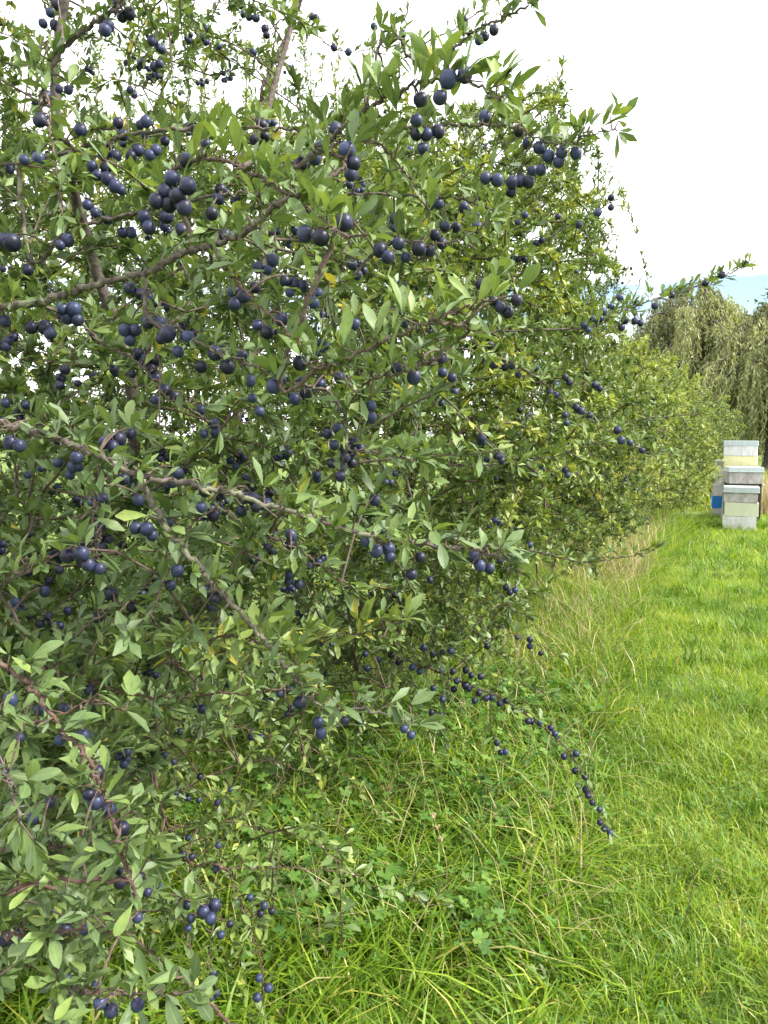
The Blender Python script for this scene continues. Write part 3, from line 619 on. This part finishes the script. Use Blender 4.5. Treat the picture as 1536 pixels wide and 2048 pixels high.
P_, D_, L_, T_ = dress(pC, rc, .016, 5, .046, .36, t0=.05, tint=(.2, 1.0)); leaves(C.fo, P_, D_, L_, rc.uniform(.3, .42, len(P_)), T_, LOD2)
P_, D_, L_, T_ = dress(sh, rc, .018, 2, .052, .3, t0=.0, tint=(.4, .85), up=.5); leaves(C.fo, P_, D_, L_, .3, T_, LOD2)
for P in pC[::10]:
    k = rc.integers(1, 5); c = P[rc.integers(len(P)//2, len(P))]; fruit_to(C.fs, c+rc.normal(0, .02, (k, 3)), rc.uniform(.008, .011, k))
C.keep = .5; C.finish(200, LOD1, 'leaf2')

# ======== low blackthorn spray reaching out over the grass, and the suckers in the foreground
rd = np.random.default_rng(41)
base = np.array([-.15, 3.5, 0])
Lw = Bush('blackthorn_shrub', 'low blackthorn arching out over the grass, its bowed tip strung with sloes', 'shrub', base)
sL = Lw.stem([base, base+[.05, -.1, .35], at(700, 1275, 3.15)], .012, .006, 'twig')
TL = [(lin([(700, 1275), (760, 1300), (840, 1330), (920, 1362), (1000, 1395), (1060, 1435), (1110, 1475), (1145, 1515), (1170, 1560), (1190, 1610), (1218, 1662)], 3.15, 2.65), .006, .002, .026, (2, 4), (.3, .85)),
      (lin([(900, 1350), (960, 1290), (1010, 1270), (1060, 1280), (1115, 1310)], 2.9, 2.8), .003, .0012, .035, (2, 4), (.5, .9)),
      (lin([(980, 1388), (1010, 1362), (1050, 1372), (1095, 1388)], 2.85, 2.75), .0026, .0012, .035, (2, 4), (.5, .9)),
      (lin([(985, 1392), (982, 1430), (984, 1465), (1010, 1500)], 2.85, 2.8), .002, .001, .05, (1, 3), (.3, .7)),
      (lin([(740, 1240), (830, 1220), (900, 1200), (1000, 1210), (1050, 1230)], 3.2, 3.0), .003, .0012, .03, (3, 4), (.2, .6))]
wl = sL
for px, r0, r1, step, nn, ti in TL:
    Q = Lw.branch(px, r0, r1, 'twig', wl, rd); Lw.spurs(Q, len(Lw.br)-1, step=step, n=nn, L=.046, ratio=(.3, .42), up=.5, tint=ti, r=rd); wl = np.concatenate([wl, Q[4::3]])
FLW = """1033 1276 10,1060 1280 13,1060 1293 13,1082 1306 11,978 1293 13,1054 1442 13,1064 1446 12,1080 1443 13,1098 1455 13,1107 1468 13,1114 1474 12,1125 1511 13,1150 1510 14,1150 1543 14,1170 1556 13,1171 1581 13,1177 1591 13,1185 1606 13,1199 1622 12,1202 1642 12,1208 1655 13,1222 1664 14,946 1402 13,972 1396 13,987 1395 12,998 1403 13,1014 1402 13,928 1372 16,936 1378 14,908 1378 14,930 1340 14,900 1302 14,885 1307 13,960 1355 13,848 1296 14,870 1310 14,880 1340 13,905 1345 13,915 1360 13,938 1352 13,955 1385 13,840 1340 14,822 1335 14,868 1378 13,830 1400 12,866 1424 12,880 1430 13,888 1402 13,995 1485 13,1003 1510 12,1010 1505 12,780 1310 14,800 1325 13,735 1335 14,760 1318 13,730 1310 13"""
fl = np.array([[float(v) for v in t.split()] for t in FLW.split(',')])
allQ = np.concatenate([q for _, q in Lw.br]); allI = np.concatenate([np.full(len(q), i) for i, (_, q) in enumerate(Lw.br)]); bx, by, bd = proj(allQ)
for x, y, s in fl:
    j = np.argmin(np.hypot(bx-x, by-y)); d = bd[j]-.008
    d += rd.uniform(-.02, .015); p = at(x+rd.normal(0, 2), y+rd.normal(0, 2), d); Lw.fruit(p, s*d/F/2, int(allI[j]), rd); tube(Lw.tw, np.stack([allQ[j], (allQ[j]+p)/2+[0, 0, .004], p+[0, 0, .008]]), .0011, 4)
attL = fill([(560, 1180), (900, 1150), (1050, 1200), (1020, 1290), (900, 1330), (860, 1420), (700, 1440), (560, 1400)], 2.9, 3.9, 170, rd)
pL = grow([wl], attL, rd)
for P in pL: tube(Lw.tw, P, np.linspace(.0035, .0012, len(P)), 4)
P_, D_, L_, T_ = dress(pL, rd, .017, 4, .038, .4, tint=(.1, .7)); leaves(Lw.fo, P_, D_, L_, .4, T_, LODM)
Lw.keep = .65; Lw.finish(120, LOD1, 'leaf2')

base = np.array([-.62, 2.15, 0])
K = Bush('blackthorn_sucker', 'thin blackthorn suckers with reddish stems and scattered sloes in the foreground grass', 'shrub', base)
sK = K.stem([base, base+[.05, 0, .25], at(330, 1640, 1.85), at(300, 1500, 1.85)], .006, .003, 'redtwig')
TK = [(lin([(320, 1715), (380, 1725), (450, 1737), (480, 1800), (508, 1880), (526, 1950), (520, 2030)], 1.75, 1.62), .0028, .0012, 'redtwig'),
      (lin([(360, 1808), (372, 1870), (385, 1935)], 1.7, 1.65), .002, .001, 'bark_lichen'),
      (lin([(400, 1775), (426, 1850), (416, 1930)], 1.7, 1.65), .002, .001, 'bark_lichen'),
      (lin([(330, 1600), (400, 1560), (450, 1540), (520, 1520), (600, 1540)], 1.9, 2.0), .0026, .001, 'redtwig'),
      (lin([(330, 1660), (430, 1640), (520, 1660), (620, 1680), (700, 1745)], 1.85, 2.0), .0024, .001, 'redtwig'),
      (lin([(450, 1737), (540, 1735), (610, 1740), (700, 1745), (780, 1790), (880, 1810)], 1.75, 1.95), .0022, .001, 'redtwig'),
      (lin([(330, 1500), (400, 1470), (460, 1450), (540, 1470)], 1.8, 1.8), .0026, .001, 'redtwig')]
wk = sK
for px, r0, r1, bm in TK:
    Q = K.branch(px, r0, r1, bm, wk, rd); K.spurs(Q, len(K.br)-1, step=.03, n=(2, 4), L=.038, ratio=(.3, .42), up=.4, tint=(.35, .85), r=rd); wk = np.concatenate([wk, Q[4::3]])
FK = """503 1473 16,522 1475 14,425 1453 14,460 1578 12,352 1587 12,400 1553 13,435 1605 14,437 1691 13,376 1675 14,384 1713 14,367 1709 14,432 1737 15,500 1795 14,528 1811 15,543 1822 15,521 1827 15,460 1848 15,442 1870 16,375 1810 18,382 1837 18,427 1947 18,423 1992 18,537 1976 18,514 1995 18,518 1956 16,433 1985 16,377 1856 15,316 1770 16"""
fl = np.array([[float(v) for v in t.split()] for t in FK.split(',')])
allQ = np.concatenate([q for _, q in K.br]); allI = np.concatenate([np.full(len(q), i) for i, (_, q) in enumerate(K.br)]); bx, by, bd = proj(allQ)
for x, y, s in fl:
    j = np.argmin(np.hypot(bx-x, by-y)); d = bd[j]-.008
    p = at(x, y, d); K.fruit(p, s*d/F/2, int(allI[j]), rd); tube(K.tw, np.stack([allQ[j], (allQ[j]+p)/2+[0, 0, .01], p+[0, 0, .008]]), .001, 4)
attK = fill([(250, 1450), (620, 1430), (700, 1500), (640, 1620), (560, 1700), (540, 1850), (300, 1900), (250, 1700)], 1.7, 2.4, 46, rd)
pK = grow([wk], attK, rd)
for P in pK: tube(K.tw, P, np.linspace(.0022, .0009, len(P)), 4)
P_, D_, L_, T_ = dress(pK, rd, .02, 3, .032, .4, tint=(.2, .8)); leaves(K.fo, P_, D_, L_, .4, T_, LOD1)
K.keep = .5; K.finish(120, LOD1, 'leaf2', 'redtwig')

# ======== bushes further down the hedge
def hedge_bush(name, label, base, poly, d0, d1, n, L, m, seed, tint=(0, 1), step=.02, per=4, ratio=.4, ht=2.0, rad=.03, cat='bush'):
    r = np.random.default_rng(seed); b = Bush(name, label, cat, base)
    s_ = [b.stem([b.base+[dx, dy, 0], b.base+[dx*2, dy*2, ht*.45], b.base+[dx*5, dy*4, ht]], rad, rad*.3) for dx, dy in ((-.15, .05), (.1, .1), (.16, -.06), (-.05, -.12))]
    p = grow([np.concatenate(s_)], fill(poly, d0, d1, n, r), r, maxl=1.2)
    for P in p: tube(b.tw, P, np.linspace(.008, .002, len(P)), 3)
    P_, D_, L_, T_ = dress(p, r, step, per, L, ratio, tint=tint); leaves(b.fo, P_, D_, L_, ratio, T_, LOD2)
    b.finish(0, LOD2, m)
hedge_bush('hedge_bush', 'bright yellow-green hedge bush with fine leaves past the blackthorn', (1.9, 9.2, 0), [(980, 660), (1120, 590), (1220, 640), (1300, 715), (1370, 810), (1330, 930), (1260, 1020), (1150, 1080), (980, 1130), (850, 1100)], 7.4, 10.5, 900, .062, 'leaf_far', 51, (.3, 1))
hedge_bush('yellow_shrub', 'small shrub with golden yellow autumn leaves low in the hedge', (1.5, 7.25, 0), [(1120, 940), (1190, 925), (1260, 950), (1278, 985), (1240, 1035), (1160, 1060), (1110, 1000)], 6.6, 7.2, 34, .05, 'leaf_yel', 52, (.2, .9), ht=.9, rad=.012, cat='shrub')
hedge_bush('hedge_bush', 'pale feathery hedge bush standing before the willow', (4.1, 12.4, 0), [(1230, 800), (1330, 730), (1395, 760), (1430, 850), (1425, 960), (1390, 1010), (1250, 1030)], 10.8, 14.2, 600, .075, 'leaf_far', 53, (.3, .9), step=.024)
hedge_bush('hedge_bush', 'olive shrub growing right behind the beehives', (7.2, 17.5, 0), [(1395, 850), (1440, 800), (1475, 850), (1470, 990), (1400, 1000)], 15.5, 18.5, 260, .09, 'leaf_far', 54, (0, .6), step=.03, ht=1.2)

# ======== willows and the tree beyond
def willow(label, base, top, rx, seed, n_cl, tall=1.0, z0=.6):
    r = np.random.default_rng(seed); base = np.array(base, float); root = thing('weeping_willow', label, 'tree', base)
    a = Acc(); H = top; tube(a, spline([base, base+[.15, .1, H*.25], base+[-.1, .1, H*.5]], 12), np.linspace(.38, .24, 12), 10)
    fork = base+np.array([-.1, .1, H*.5]); link('trunk', a.mesh('trunk', M['bark']), root)
    strands = Acc(); wood = Acc()
    for c in range(n_cl):
        an = c*2.39996+r.normal(0, .3); fr = math.sqrt((c+.6)/n_cl); rr = rx*fr*r.uniform(.85, 1.08)
        zt = H*(1-.42*fr**1.8)*r.uniform(.86, 1.03)
        tip = base+np.array([math.cos(an)*rr, math.sin(an)*rr, zt])
        L = spline([fork+r.normal(0, .1, 3), fork*.45+tip*.55+[0, 0, H*.12], tip+[0, 0, .1], tip+np.array([math.cos(an)*.3, math.sin(an)*.3, -.4])], 14)
        tube(wood, L, np.linspace(.07, .008, 14), 5)
        ctint = r.uniform(.1, .95)
        for s_ in range(22):
            o = L[r.integers(7, 14)]+r.normal(0, .16, 3)*[1, 1, .5]; ln = min(r.uniform(1.0, 3.4)*H/7, o[2]-z0)
            if ln < .4: continue
            n = int(ln/.075); t = np.linspace(0, 1, n); out = np.array([math.cos(an), math.sin(an), 0])*.3+r.normal(0, .14, 3)*[1, 1, 0]
            P = o+out*np.minimum(t*2.4, 1)[:, None]*.9+np.array([0, 0, 1])*(.16*np.sin(np.minimum(t*2.4, 1)*math.pi)-ln*t)[:, None]
            P = P+np.cumsum(r.normal(0, .008, (n, 3)), 0)
            P = np.repeat(P, 2, 0); D = nrm(r.normal(0, .45, (len(P), 3))+[0, 0, -1.0])
            leaves(strands, P, D, r.uniform(.12, .2, len(P)), .25, np.clip(ctint+r.normal(0, .15, len(P)), 0, 1), LOD2, r=r, rollsd=1.5)
    stuff(link('limbs', wood.mesh('limbs', M['bark']), root)); stuff(link('crown', strands.mesh('crown', M['willow']), root))
def at_ground(px, d):
    p = at(px, 1024, d); p[2] = 0; return p
willow('broad weeping willow trailing olive-green curtains behind the hedge', at_ground(1385, 27), 6.9, 2.6, 61, 60)
willow('weeping willow with pale strands hanging down behind the beehives', at_ground(1540, 24), 5.6, 2.2, 62, 46, z0=.2)
willow('smaller weeping willow whose low curtain brushes the long grass', at_ground(1640, 30), 7.2, 2.4, 63, 22, z0=.4)
def far_tree(label, base, H, rx, seed, n, name='poplar_tree', m='dark_leaf', L=.3):
    r = np.random.default_rng(seed); base = np.array(base, float); root = thing(name, label, 'tree', base)
    a = Acc(); tube(a, spline([base, base+[.1, 0, H*.4], base+[0, 0, H*.85]], 10), np.linspace(H*.03, H*.006, 10), 8); link('trunk', a.mesh('trunk', M['bark']), root)
    f = Acc(); k = 260
    u = r.uniform(0, 1, k); an = r.uniform(0, 6.28, k); rr = rx*np.sin(np.clip(u*.92+.1, 0, 1)*math.pi)**.6*r.uniform(.2, 1, k)**.5
    cc = base+np.stack([np.cos(an)*rr, np.sin(an)*rr, H*(.15+.83*u)], 1)
    lw = Acc()
    for c in cc[::4]: tube(lw, np.stack([base+[0, 0, max(.3, c[2]-rx*.6)], (base+c)/2*[1, 1, 0]+[0, 0, c[2]-.2*rx], c]), [H*.008, H*.005, H*.002], 4)
    P = np.repeat(cc, n//k, 0)+r.normal(0, rx*.13, (n//k*k, 3)); D = r.normal(0, 1, P.shape)+[0, 0, .2]
    leaves(f, P, D, r.uniform(.6, 1.2, len(P))*L, .6, np.clip(np.repeat(r.uniform(0, 1, k), n//k)+r.normal(0, .12, len(P)), 0, 1), LOD2, r=r)
    stuff(link('limbs', lw.mesh('limbs', M['bark']), root)); stuff(link('crown', f.mesh('crown', M[m]), root))
far_tree('dark green poplar rising beyond the willows', at_ground(1548, 46), 10.2, 2.4, 71, 9000)
for i, (px, d, H, rx, lb) in enumerate([(1250, 60, 7.5, 5, 'round green tree far off behind the hedge'), (1420, 66, 7.2, 5.5, 'wide green tree far off behind the willow'), (1750, 60, 8.0, 5, 'tall round tree far off across the meadow'), (2050, 62, 7.0, 6, 'broad low tree far off across the meadow'), (2450, 60, 8.5, 6, 'big spreading tree at the far end of the meadow')]):
    far_tree(lb, at_ground(px, d), H, rx, 80+i, 5000, 'field_tree', 'dark_leaf', .5)

# ======== beehives
def boxm(w, d, h, m, bev=.006, seed=0):
    """a bevelled wooden box with hand-holds cut into front and back"""
    import bmesh
    bm = bmesh.new(); bmesh.ops.create_cube(bm, size=1)
    for v in bm.verts: v.co = (v.co.x*w, v.co.y*d, (v.co.z+.5)*h)
    bmesh.ops.bevel(bm, geom=bm.edges[:], offset=bev, segments=2, affect='EDGES')
    me = bpy.data.meshes.new('box'); bm.to_mesh(me); bm.free(); me.materials.append(M[m]); return me
def hive(label, x, base_y, yaw, W, Dp, layers, roof=None, dpt=None, legs=None):
    g = ground(x, base_y) if dpt is None else at_ground(x, dpt)
    root = thing('beehive', label, 'beehive', (g[0], g[1], 0)); root.rotation_euler = (0, 0, math.radians(yaw)); root['group'] = 'beehives at the end of the mown strip'
    z = 0.0; r = random.Random(int(x))
    def put(name, me, loc, rz=0):
        o = bpy.data.objects.new(name, me); COL.objects.link(o); o.parent = root; o.location = loc; o.rotation_euler = (0, 0, rz); return o
    for k, (h, m, sw) in enumerate(layers):
        o = put('hive_box', boxm(W*sw, Dp*sw, h-.004, m), (r.uniform(-.012, .012), r.uniform(-.01, .01), z), r.uniform(-.035, .035)); z += h
        s_ = boxm(.10, .012, .022, m, .002)
        q = bpy.data.objects.new('hand_hold', s_); COL.objects.link(q); q.parent = o; q.location = (0, -Dp*sw/2+.0045, h*.55)
    if roof:
        h, m, ov = roof
        a = put('roof', boxm(W+ov, Dp+ov, h, m, .008), (0, 0, z-.012))
        q = bpy.data.objects.new('rim', boxm(W+ov+.012, Dp+ov+.012, .014, m, .003)); COL.objects.link(q); q.parent = a; q.location = (0, 0, -.004)
    return root, z, put
hive('front beehive of white, pale green and weathered boxes with a steel roof', 1479, 1059, -24, .50, .44, [(.235, 'white', 1), (.225, 'cream', 1.0), (.175, 'weather', 1.0)], (.085, 'zinc', .03))
rt, z, put = hive('weathered grey beehive raised on a dark stand behind the front hive', 1483, 0, -14, .52, .44, [(.22, 'white', .82), (.22, 'white', .82), (.19, 'white', .82)], None, 13.5)
for sx in (-1, 1):
    for sy in (-1, 1): put('stand_leg', boxm(.05, .05, .672, 'darkwood'), (sx*.235, sy*.19, 0))
put('stand_board', boxm(.54, .46, .03, 'darkwood'), (0, 0, .674)); put('hive_box', boxm(.535, .46, .205, 'weather'), (0, 0, .706)); put('roof', boxm(.57, .49, .08, 'zinc', .008), (0, 0, .912)); put('roof_rim', boxm(.585, .505, .014, 'zinc', .003), (0, 0, .906)); put('latch', boxm(.05, .06, .03, 'white'), (.30, -.15, .67))
hive('tallest beehive, white over pale yellow boxes under a steel roof', 1476, 0, -27, .545, .44, [(.24, 'white', 1), (.24, 'greywash', 1), (.23, 'white', 1), (.235, 'greywash', 1), (.225, 'yellow', 1.0), (.195, 'white', .985)], (.085, 'zinc', .02), 14.05)
hive('worn white beehive with one bright blue box, half hidden by its neighbours', 1449, 0, -22, .44, .44, [(.185, 'greywash', 1.02), (.225, 'blue', 1.01), (.18, 'greywash', 1), (.185, 'white', .98), (.18, 'white', .96), (.11, 'weather', .93)], (.025, 'white', -.03), 14.5)

# ======== grass and herbs
rg = np.random.default_rng(91)
BND = np.array([ground(x, y)[:2] for x, y in [(1010, 2300), (1030, 2048), (1070, 1800), (1120, 1580), (1170, 1420), (1240, 1240), (1330, 1075), (1380, 1050)]]+[[12, 22]])
BND = np.vstack([[BND[0][0], -3], BND])
def side(x, y):   # >0: mown side, in metres across
    return x-np.interp(y, BND[:, 1], BND[:, 0])
hives_xy = np.array([ground(1470, 1052)[:2]])
def scatter(n, y0, y1, xl, xr, clump=.05, nc=None):
    """points in clumps over a strip of ground y0..y1, a margin beyond the frame"""
    nc = nc or n//12
    y = np.sqrt(rg.uniform(y0**2, y1**2, nc)); x = rg.uniform(0, 1, nc)*(xr(y)-xl(y))+xl(y)
    i = rg.integers(0, nc, n); return x[i]+rg.normal(0, clump, n), y[i]+rg.normal(0, clump, n), i, nc
grass = Acc()
xr = lambda y: y*.52+1.2
def lawn(n, y0, y1, H, seg, wid, clump):
    x, y, i, nc = scatter(n, y0, y1, lambda y: np.interp(y, BND[:, 1], BND[:, 0])-.25, xr, clump)
    k = side(x, y) > -.25; x, y, i = x[k], y[k], i[k]
    ch = rg.uniform(.4, 1.5, nc)[i]; ct = rg.normal(0, .17, nc)[i]; caz = rg.uniform(0, 6.28, nc)[i]
    h = H*ch*rg.uniform(.5, 1.25, len(x)); p = np.stack([x, y, rolling(x, y)-.005], 1)
    patch = .12*np.sin(x*2.1+1)*np.sin(y*1.7)+.1*np.sin(x*5.3+y*3.1)
    t = np.clip(.47+ct+patch+rg.normal(0, .14, len(x)), 0, 1); t = np.where(rg.uniform(0, 1, len(x)) < .06, rg.uniform(.9, 1, len(x)), t)
    blades(grass, p, caz+rg.normal(0, .9, len(x)), h, rg.uniform(.2, 1.3, len(x)), wid*rg.uniform(.7, 1.3, len(x)), t, seg)
lawn(76000, .9, 4.2, .08, 2, .0048, .045)
lawn(80000, 4.2, 8.5, .08, 1, .0075, .06)
lawn(60000, 8.5, 20, .11, 1, .014, .08)
def coarse(nc, y0, y1, H, wid):
    y = np.sqrt(rg.uniform(y0**2, y1**2, nc)); x0 = np.interp(y, BND[:, 1], BND[:, 0]); x = x0+rg.uniform(0, 1, nc)*(xr(y)-x0); i = np.repeat(np.arange(nc), 34); n = len(i); sp = rg.uniform(.03, .09, nc)[i]
    px, py = x[i]+rg.normal(0, 1, n)*sp, y[i]+rg.normal(0, 1, n)*sp
    blades(grass, np.stack([px, py, rolling(px, py)-.005], 1), rg.uniform(0, 6.28, n), H*rg.uniform(.6, 1.4, nc)[i]*rg.uniform(.5, 1.2, n), rg.uniform(.2, 1.2, n), wid*rg.uniform(.7, 1.3, n), np.clip(np.clip(rg.normal(.22, .12, nc), 0, .5)[i]+rg.normal(0, .1, n), 0, 1), 2)
coarse(170, 1.4, 4.5, .15, .006); coarse(260, 4.5, 11, .15, .009)
def verge(n, y0, y1, H, seg, wid, clump, lo=-3.0, tlo=.42):
    x, y, i, nc = scatter(n, y0, y1, lambda y: np.interp(y, BND[:, 1], BND[:, 0])+lo, lambda y: np.interp(y, BND[:, 1], BND[:, 0])+.15, clump)
    k = (x < hives_xy[0, 0]-.95) | (y < hives_xy[0, 1]-2.2); x, y, i = x[k], y[k], i[k]
    ch = rg.uniform(.45, 1.4, nc)[i]; ct = rg.normal(0, .15, nc)[i]; caz = rg.uniform(0, 6.28, nc)[i]
    h = H*ch*rg.uniform(.5, 1.2, len(x)); p = np.stack([x, y, rolling(x, y)-.005], 1)
    t = np.clip(tlo+ct+rg.normal(0, .13, len(x)), 0, 1); t = np.where(rg.uniform(0, 1, len(x)) < .07, rg.uniform(.88, 1, len(x)), t)
    blades(grass, p, caz+rg.normal(0, .8, len(x)), h, rg.uniform(.3, 1.6, len(x)), wid*rg.uniform(.6, 1.4, len(x)), t, seg)
verge(31000, 1.0, 4.5, .2, 3, .0088, .05, -1.9, .34)
verge(27000, 4.5, 9, .28, 2, .008, .07, -1.6, .44)
verge(16000, 9, 16, .45, 1, .014, .1, -1.6)
# long rough grass behind and beside the hives
x = rg.uniform(3.5, 13, 16000); y = rg.uniform(13.2, 22, 16000); kk = ((side(x, y) < 1.0) & (x < hives_xy[0, 0]-.9)) | (y > 15.2); x, y = x[kk], y[kk]
blades(grass, np.stack([x, y, 0*x], 1), rg.uniform(0, 6.28, len(x)), rg.uniform(.3, .85, len(x)), rg.uniform(.1, .9, len(x)), rg.uniform(.008, .016, len(x)), np.clip(rg.normal(.72, .2, len(x)), 0, 1), 2)
x = rg.normal(0, .45, 1800)+hives_xy[0, 0]-.05; y = hives_xy[0, 1]-.42+rg.normal(0, .12, 1800)
blades(grass, np.stack([x, y, 0*x], 1), rg.uniform(0, 6.28, len(x)), rg.uniform(.1, .26, len(x)), rg.uniform(.2, 1.2, len(x)), rg.uniform(.008, .014, len(x)), np.clip(rg.normal(.3, .15, len(x)), 0, 1), 2)
stuff(link('grass', grass.mesh('grass', M['grass'])), 'lush green meadow grass, mown short on the open strip and long under the bushes', 'grass')
# dry standing grass along the hedge foot
dry = Acc()
def drypatch(n, y0, y1, lo, hi, H):
    y = rg.uniform(y0, y1, n); x = np.interp(y, BND[:, 1], BND[:, 0])+rg.uniform(lo, hi, n)
    blades(dry, np.stack([x, y, 0*x], 1), rg.uniform(0, 6.28, n), H*rg.uniform(.4, 1.2, n), rg.uniform(.1, 1.3, n), rg.uniform(.002, .0045, n)*(1+y/6), rg.uniform(0, 1, n), 3)
drypatch(900, 4.6, 8.5, -.7, .1, .4); drypatch(2000, 7.5, 12.2, -1.1, .0, .5); drypatch(700, 2.0, 4.6, -1.4, .2, .3)
x = rg.uniform(7.0, 9.5, 2600); y = rg.uniform(14.5, 17, 2600)
blades(dry, np.stack([x, y, 0*x], 1), rg.uniform(0, 6.28, 2600), rg.uniform(.5, 1.0, 2600), rg.uniform(.1, .6, 2600), rg.uniform(.008, .014, 2600), rg.uniform(.2, 1, 2600), 2)
stuff(link('dry_grass', dry.mesh('dry_grass', M['straw'])), 'pale straw-coloured dry grass along the foot of the hedge', 'grass')
# lobed buttercup and clover leaves low in the grass
herb = Acc()
def lobes(n, P, size, tint, nl, depth):
    m = nl*3+1; th = np.linspace(-2.6, 2.6, m); rad = 1-depth*(.5+.5*np.cos(th*nl/5.2*2*math.pi*1.0+math.pi))
    T = np.vstack([[0, 0, 0], np.stack([np.cos(th)*rad, np.sin(th)*rad, .18*rad**2+.06*np.cos(th*7)], 1)]); Fc = np.array([(0, k, k+1) for k in range(1, m)])
    az = rg.uniform(0, 6.28, n); D = np.stack([np.cos(az), np.sin(az), rg.normal(-.05, .3, n)], 1); D, Sd, Nn = frames(D, rg.normal(0, .35, n))
    v = P[:, None]+size[:, None, None]*(T[None, :, :1]*D[:, None]+T[None, :, 1:2]*Sd[:, None]+T[None, :, 2:]*Nn[:, None])
    herb.add(v.reshape(-1, 3), (np.arange(n)[:, None, None]*len(T)+Fc[None]).reshape(-1, 3), np.repeat(tint, len(T)))
def herbs(n, y0, y1, lo, hi, z0, z1, s, nl, depth, nc):
    yc = np.sqrt(rg.uniform(y0**2, y1**2, nc)); xc = np.interp(yc, BND[:, 1], BND[:, 0])+rg.uniform(lo, hi, nc); i = rg.integers(0, nc, n)
    x = xc[i]+rg.normal(0, .09, n); y = yc[i]+rg.normal(0, .09, n)
    lobes(n, np.stack([x, y, rg.uniform(z0, z1, n)], 1), s*rg.uniform(.35, 1.35, n), np.clip(rg.normal(.42, .28, n), 0, 1), nl, depth)
herbs(4200, 1.7, 4.6, -1.5, 0.0, .03, .17, .024, 5, .42, 100)
herbs(1500, 1.6, 4.0, -1.8, .3, .03, .12, .016, 3, .75, 60)
herbs(900, 1.6, 3.2, .0, 1.2, .03, .09, .014, 3, .75, 40)
stuff(link('herb_leaves', herb.mesh('herb_leaves', M['herb'])), 'lobed buttercup and clover leaves spreading through the long grass', 'herbs')
# single stalks and plants one can point to
def stalk(label, px0, px1, d, r, seed, head=True, m='straw', name='grass_stalk'):
    g = ground(*px0) if d is None else at(px0[0], px0[1], d); dd = (g-CAM)@FWD; e = at(px1[0], px1[1], dd); g = np.array([g[0], g[1], 0.0]) if d is None else g
    q = np.random.default_rng(seed); root = thing(name, label, 'grass stalk', (g[0], g[1], 0)); P = spline([g, (g+e)/2+q.normal(0, .02, 3), e], 12)
    a = Acc(); tube(a, P, np.linspace(r, r*.6, 12), 5); link('stem', a.mesh('stem', M[m]), root)
    if head:
        h = Acc(); t = q.uniform(.72, 1, 60); i = (t*11).astype(int); p = P[i]; leaves(h, p, nrm(P[-1]-P[-3])+q.normal(0, .4, (60, 3)), .02, .3, q.uniform(.2, .9, 60), LOD2, r=q)
        link('seed_head', h.mesh('seed_head', M['straw']), root)['kind'] = 'stuff'
stalk('straw-coloured bent grass stalk with a seed head under the damson bush', (600, 1640), (607, 1485), None, .0016, 1)
stalk('thin dark plantain stalk leaning in the mown strip', (1352, 1890), (1395, 1705), None, .0016, 2, False, 'redtwig')
stalk('dry panicle grass stalk arching over the clover patch', (870, 1840), (862, 1615), None, .0013, 3)
stalk('short brown sorrel stalk beside the long grass tuft', (770, 1660), (780, 1575), None, .0016, 4)
# young dogwood-like seedling with a red stem
g = ground(690, 1990); root = thing('seedling', 'upright seedling with a dark red stem and paired broad leaves', 'plant', (g[0], g[1], 0))
dd = (g-CAM)@FWD; P = spline([np.array([g[0], g[1], 0]), at(684, 1870, dd), at(680, 1760, dd), at(676, 1690, dd)], 14)
a = Acc(); tube(a, P, np.linspace(.0024, .0012, 14), 5); link('stem', a.mesh('stem', M['redtwig']), root)
q = np.random.default_rng(5)
for k in range(5, 14):
    for s_ in (-1, 1):
        an = k*1.2; D = nrm(np.array([math.cos(an)*s_, math.sin(an)*s_*.6, .15])); D, Sd, Nn = frames(D[None], np.array([0.0]))
        o = link('leaf', LEAF[(k*2+s_) % 12], root); l = .055*(1.25-k/18); pp = P[k]
        o.matrix_basis = Matrix(((D[0][0]*l, Sd[0][0]*l*1.2, Nn[0][0]*l, pp[0]), (D[0][1]*l, Sd[0][1]*l*1.2, Nn[0][1]*l, pp[1]), (D[0][2]*l, Sd[0][2]*l*1.2, Nn[0][2]*l, pp[2]), (0, 0, 0, 1)))
# long arching grass tufts
def tuft(x, y, n, H, seed, tint):
    q = np.random.default_rng(seed); g = ground(x, y); a = Acc(); p = np.array([g[0], g[1], 0])+q.normal(0, .03, (n, 3))*[1, 1, 0]
    blades(a, p, q.uniform(0, 6.28, n), H*q.uniform(.6, 1.2, n), q.uniform(.4, 1.7, n), q.uniform(.005, .009, n), np.clip(q.normal(tint, .12, n), 0, 1), 6, r=q)
    o = link('grass_tuft', a.mesh('grass_tuft', M['grass'])); o['kind'] = 'stuff'; o['label'] = 'tuft of long arching grass blades in the verge'; o['category'] = 'grass'; o['group'] = 'long grass tufts in the verge'
for i, (x, y) in enumerate([(870, 1800), (640, 2040), (540, 1960), (1120, 1760), (980, 1600), (1180, 1450), (760, 1900), (480, 2050), (900, 1500), (620, 1700)]):
    tuft(x, y, 60, .22, 200+i, [.45, .4, .55, .6, .5, .42][i % 6])
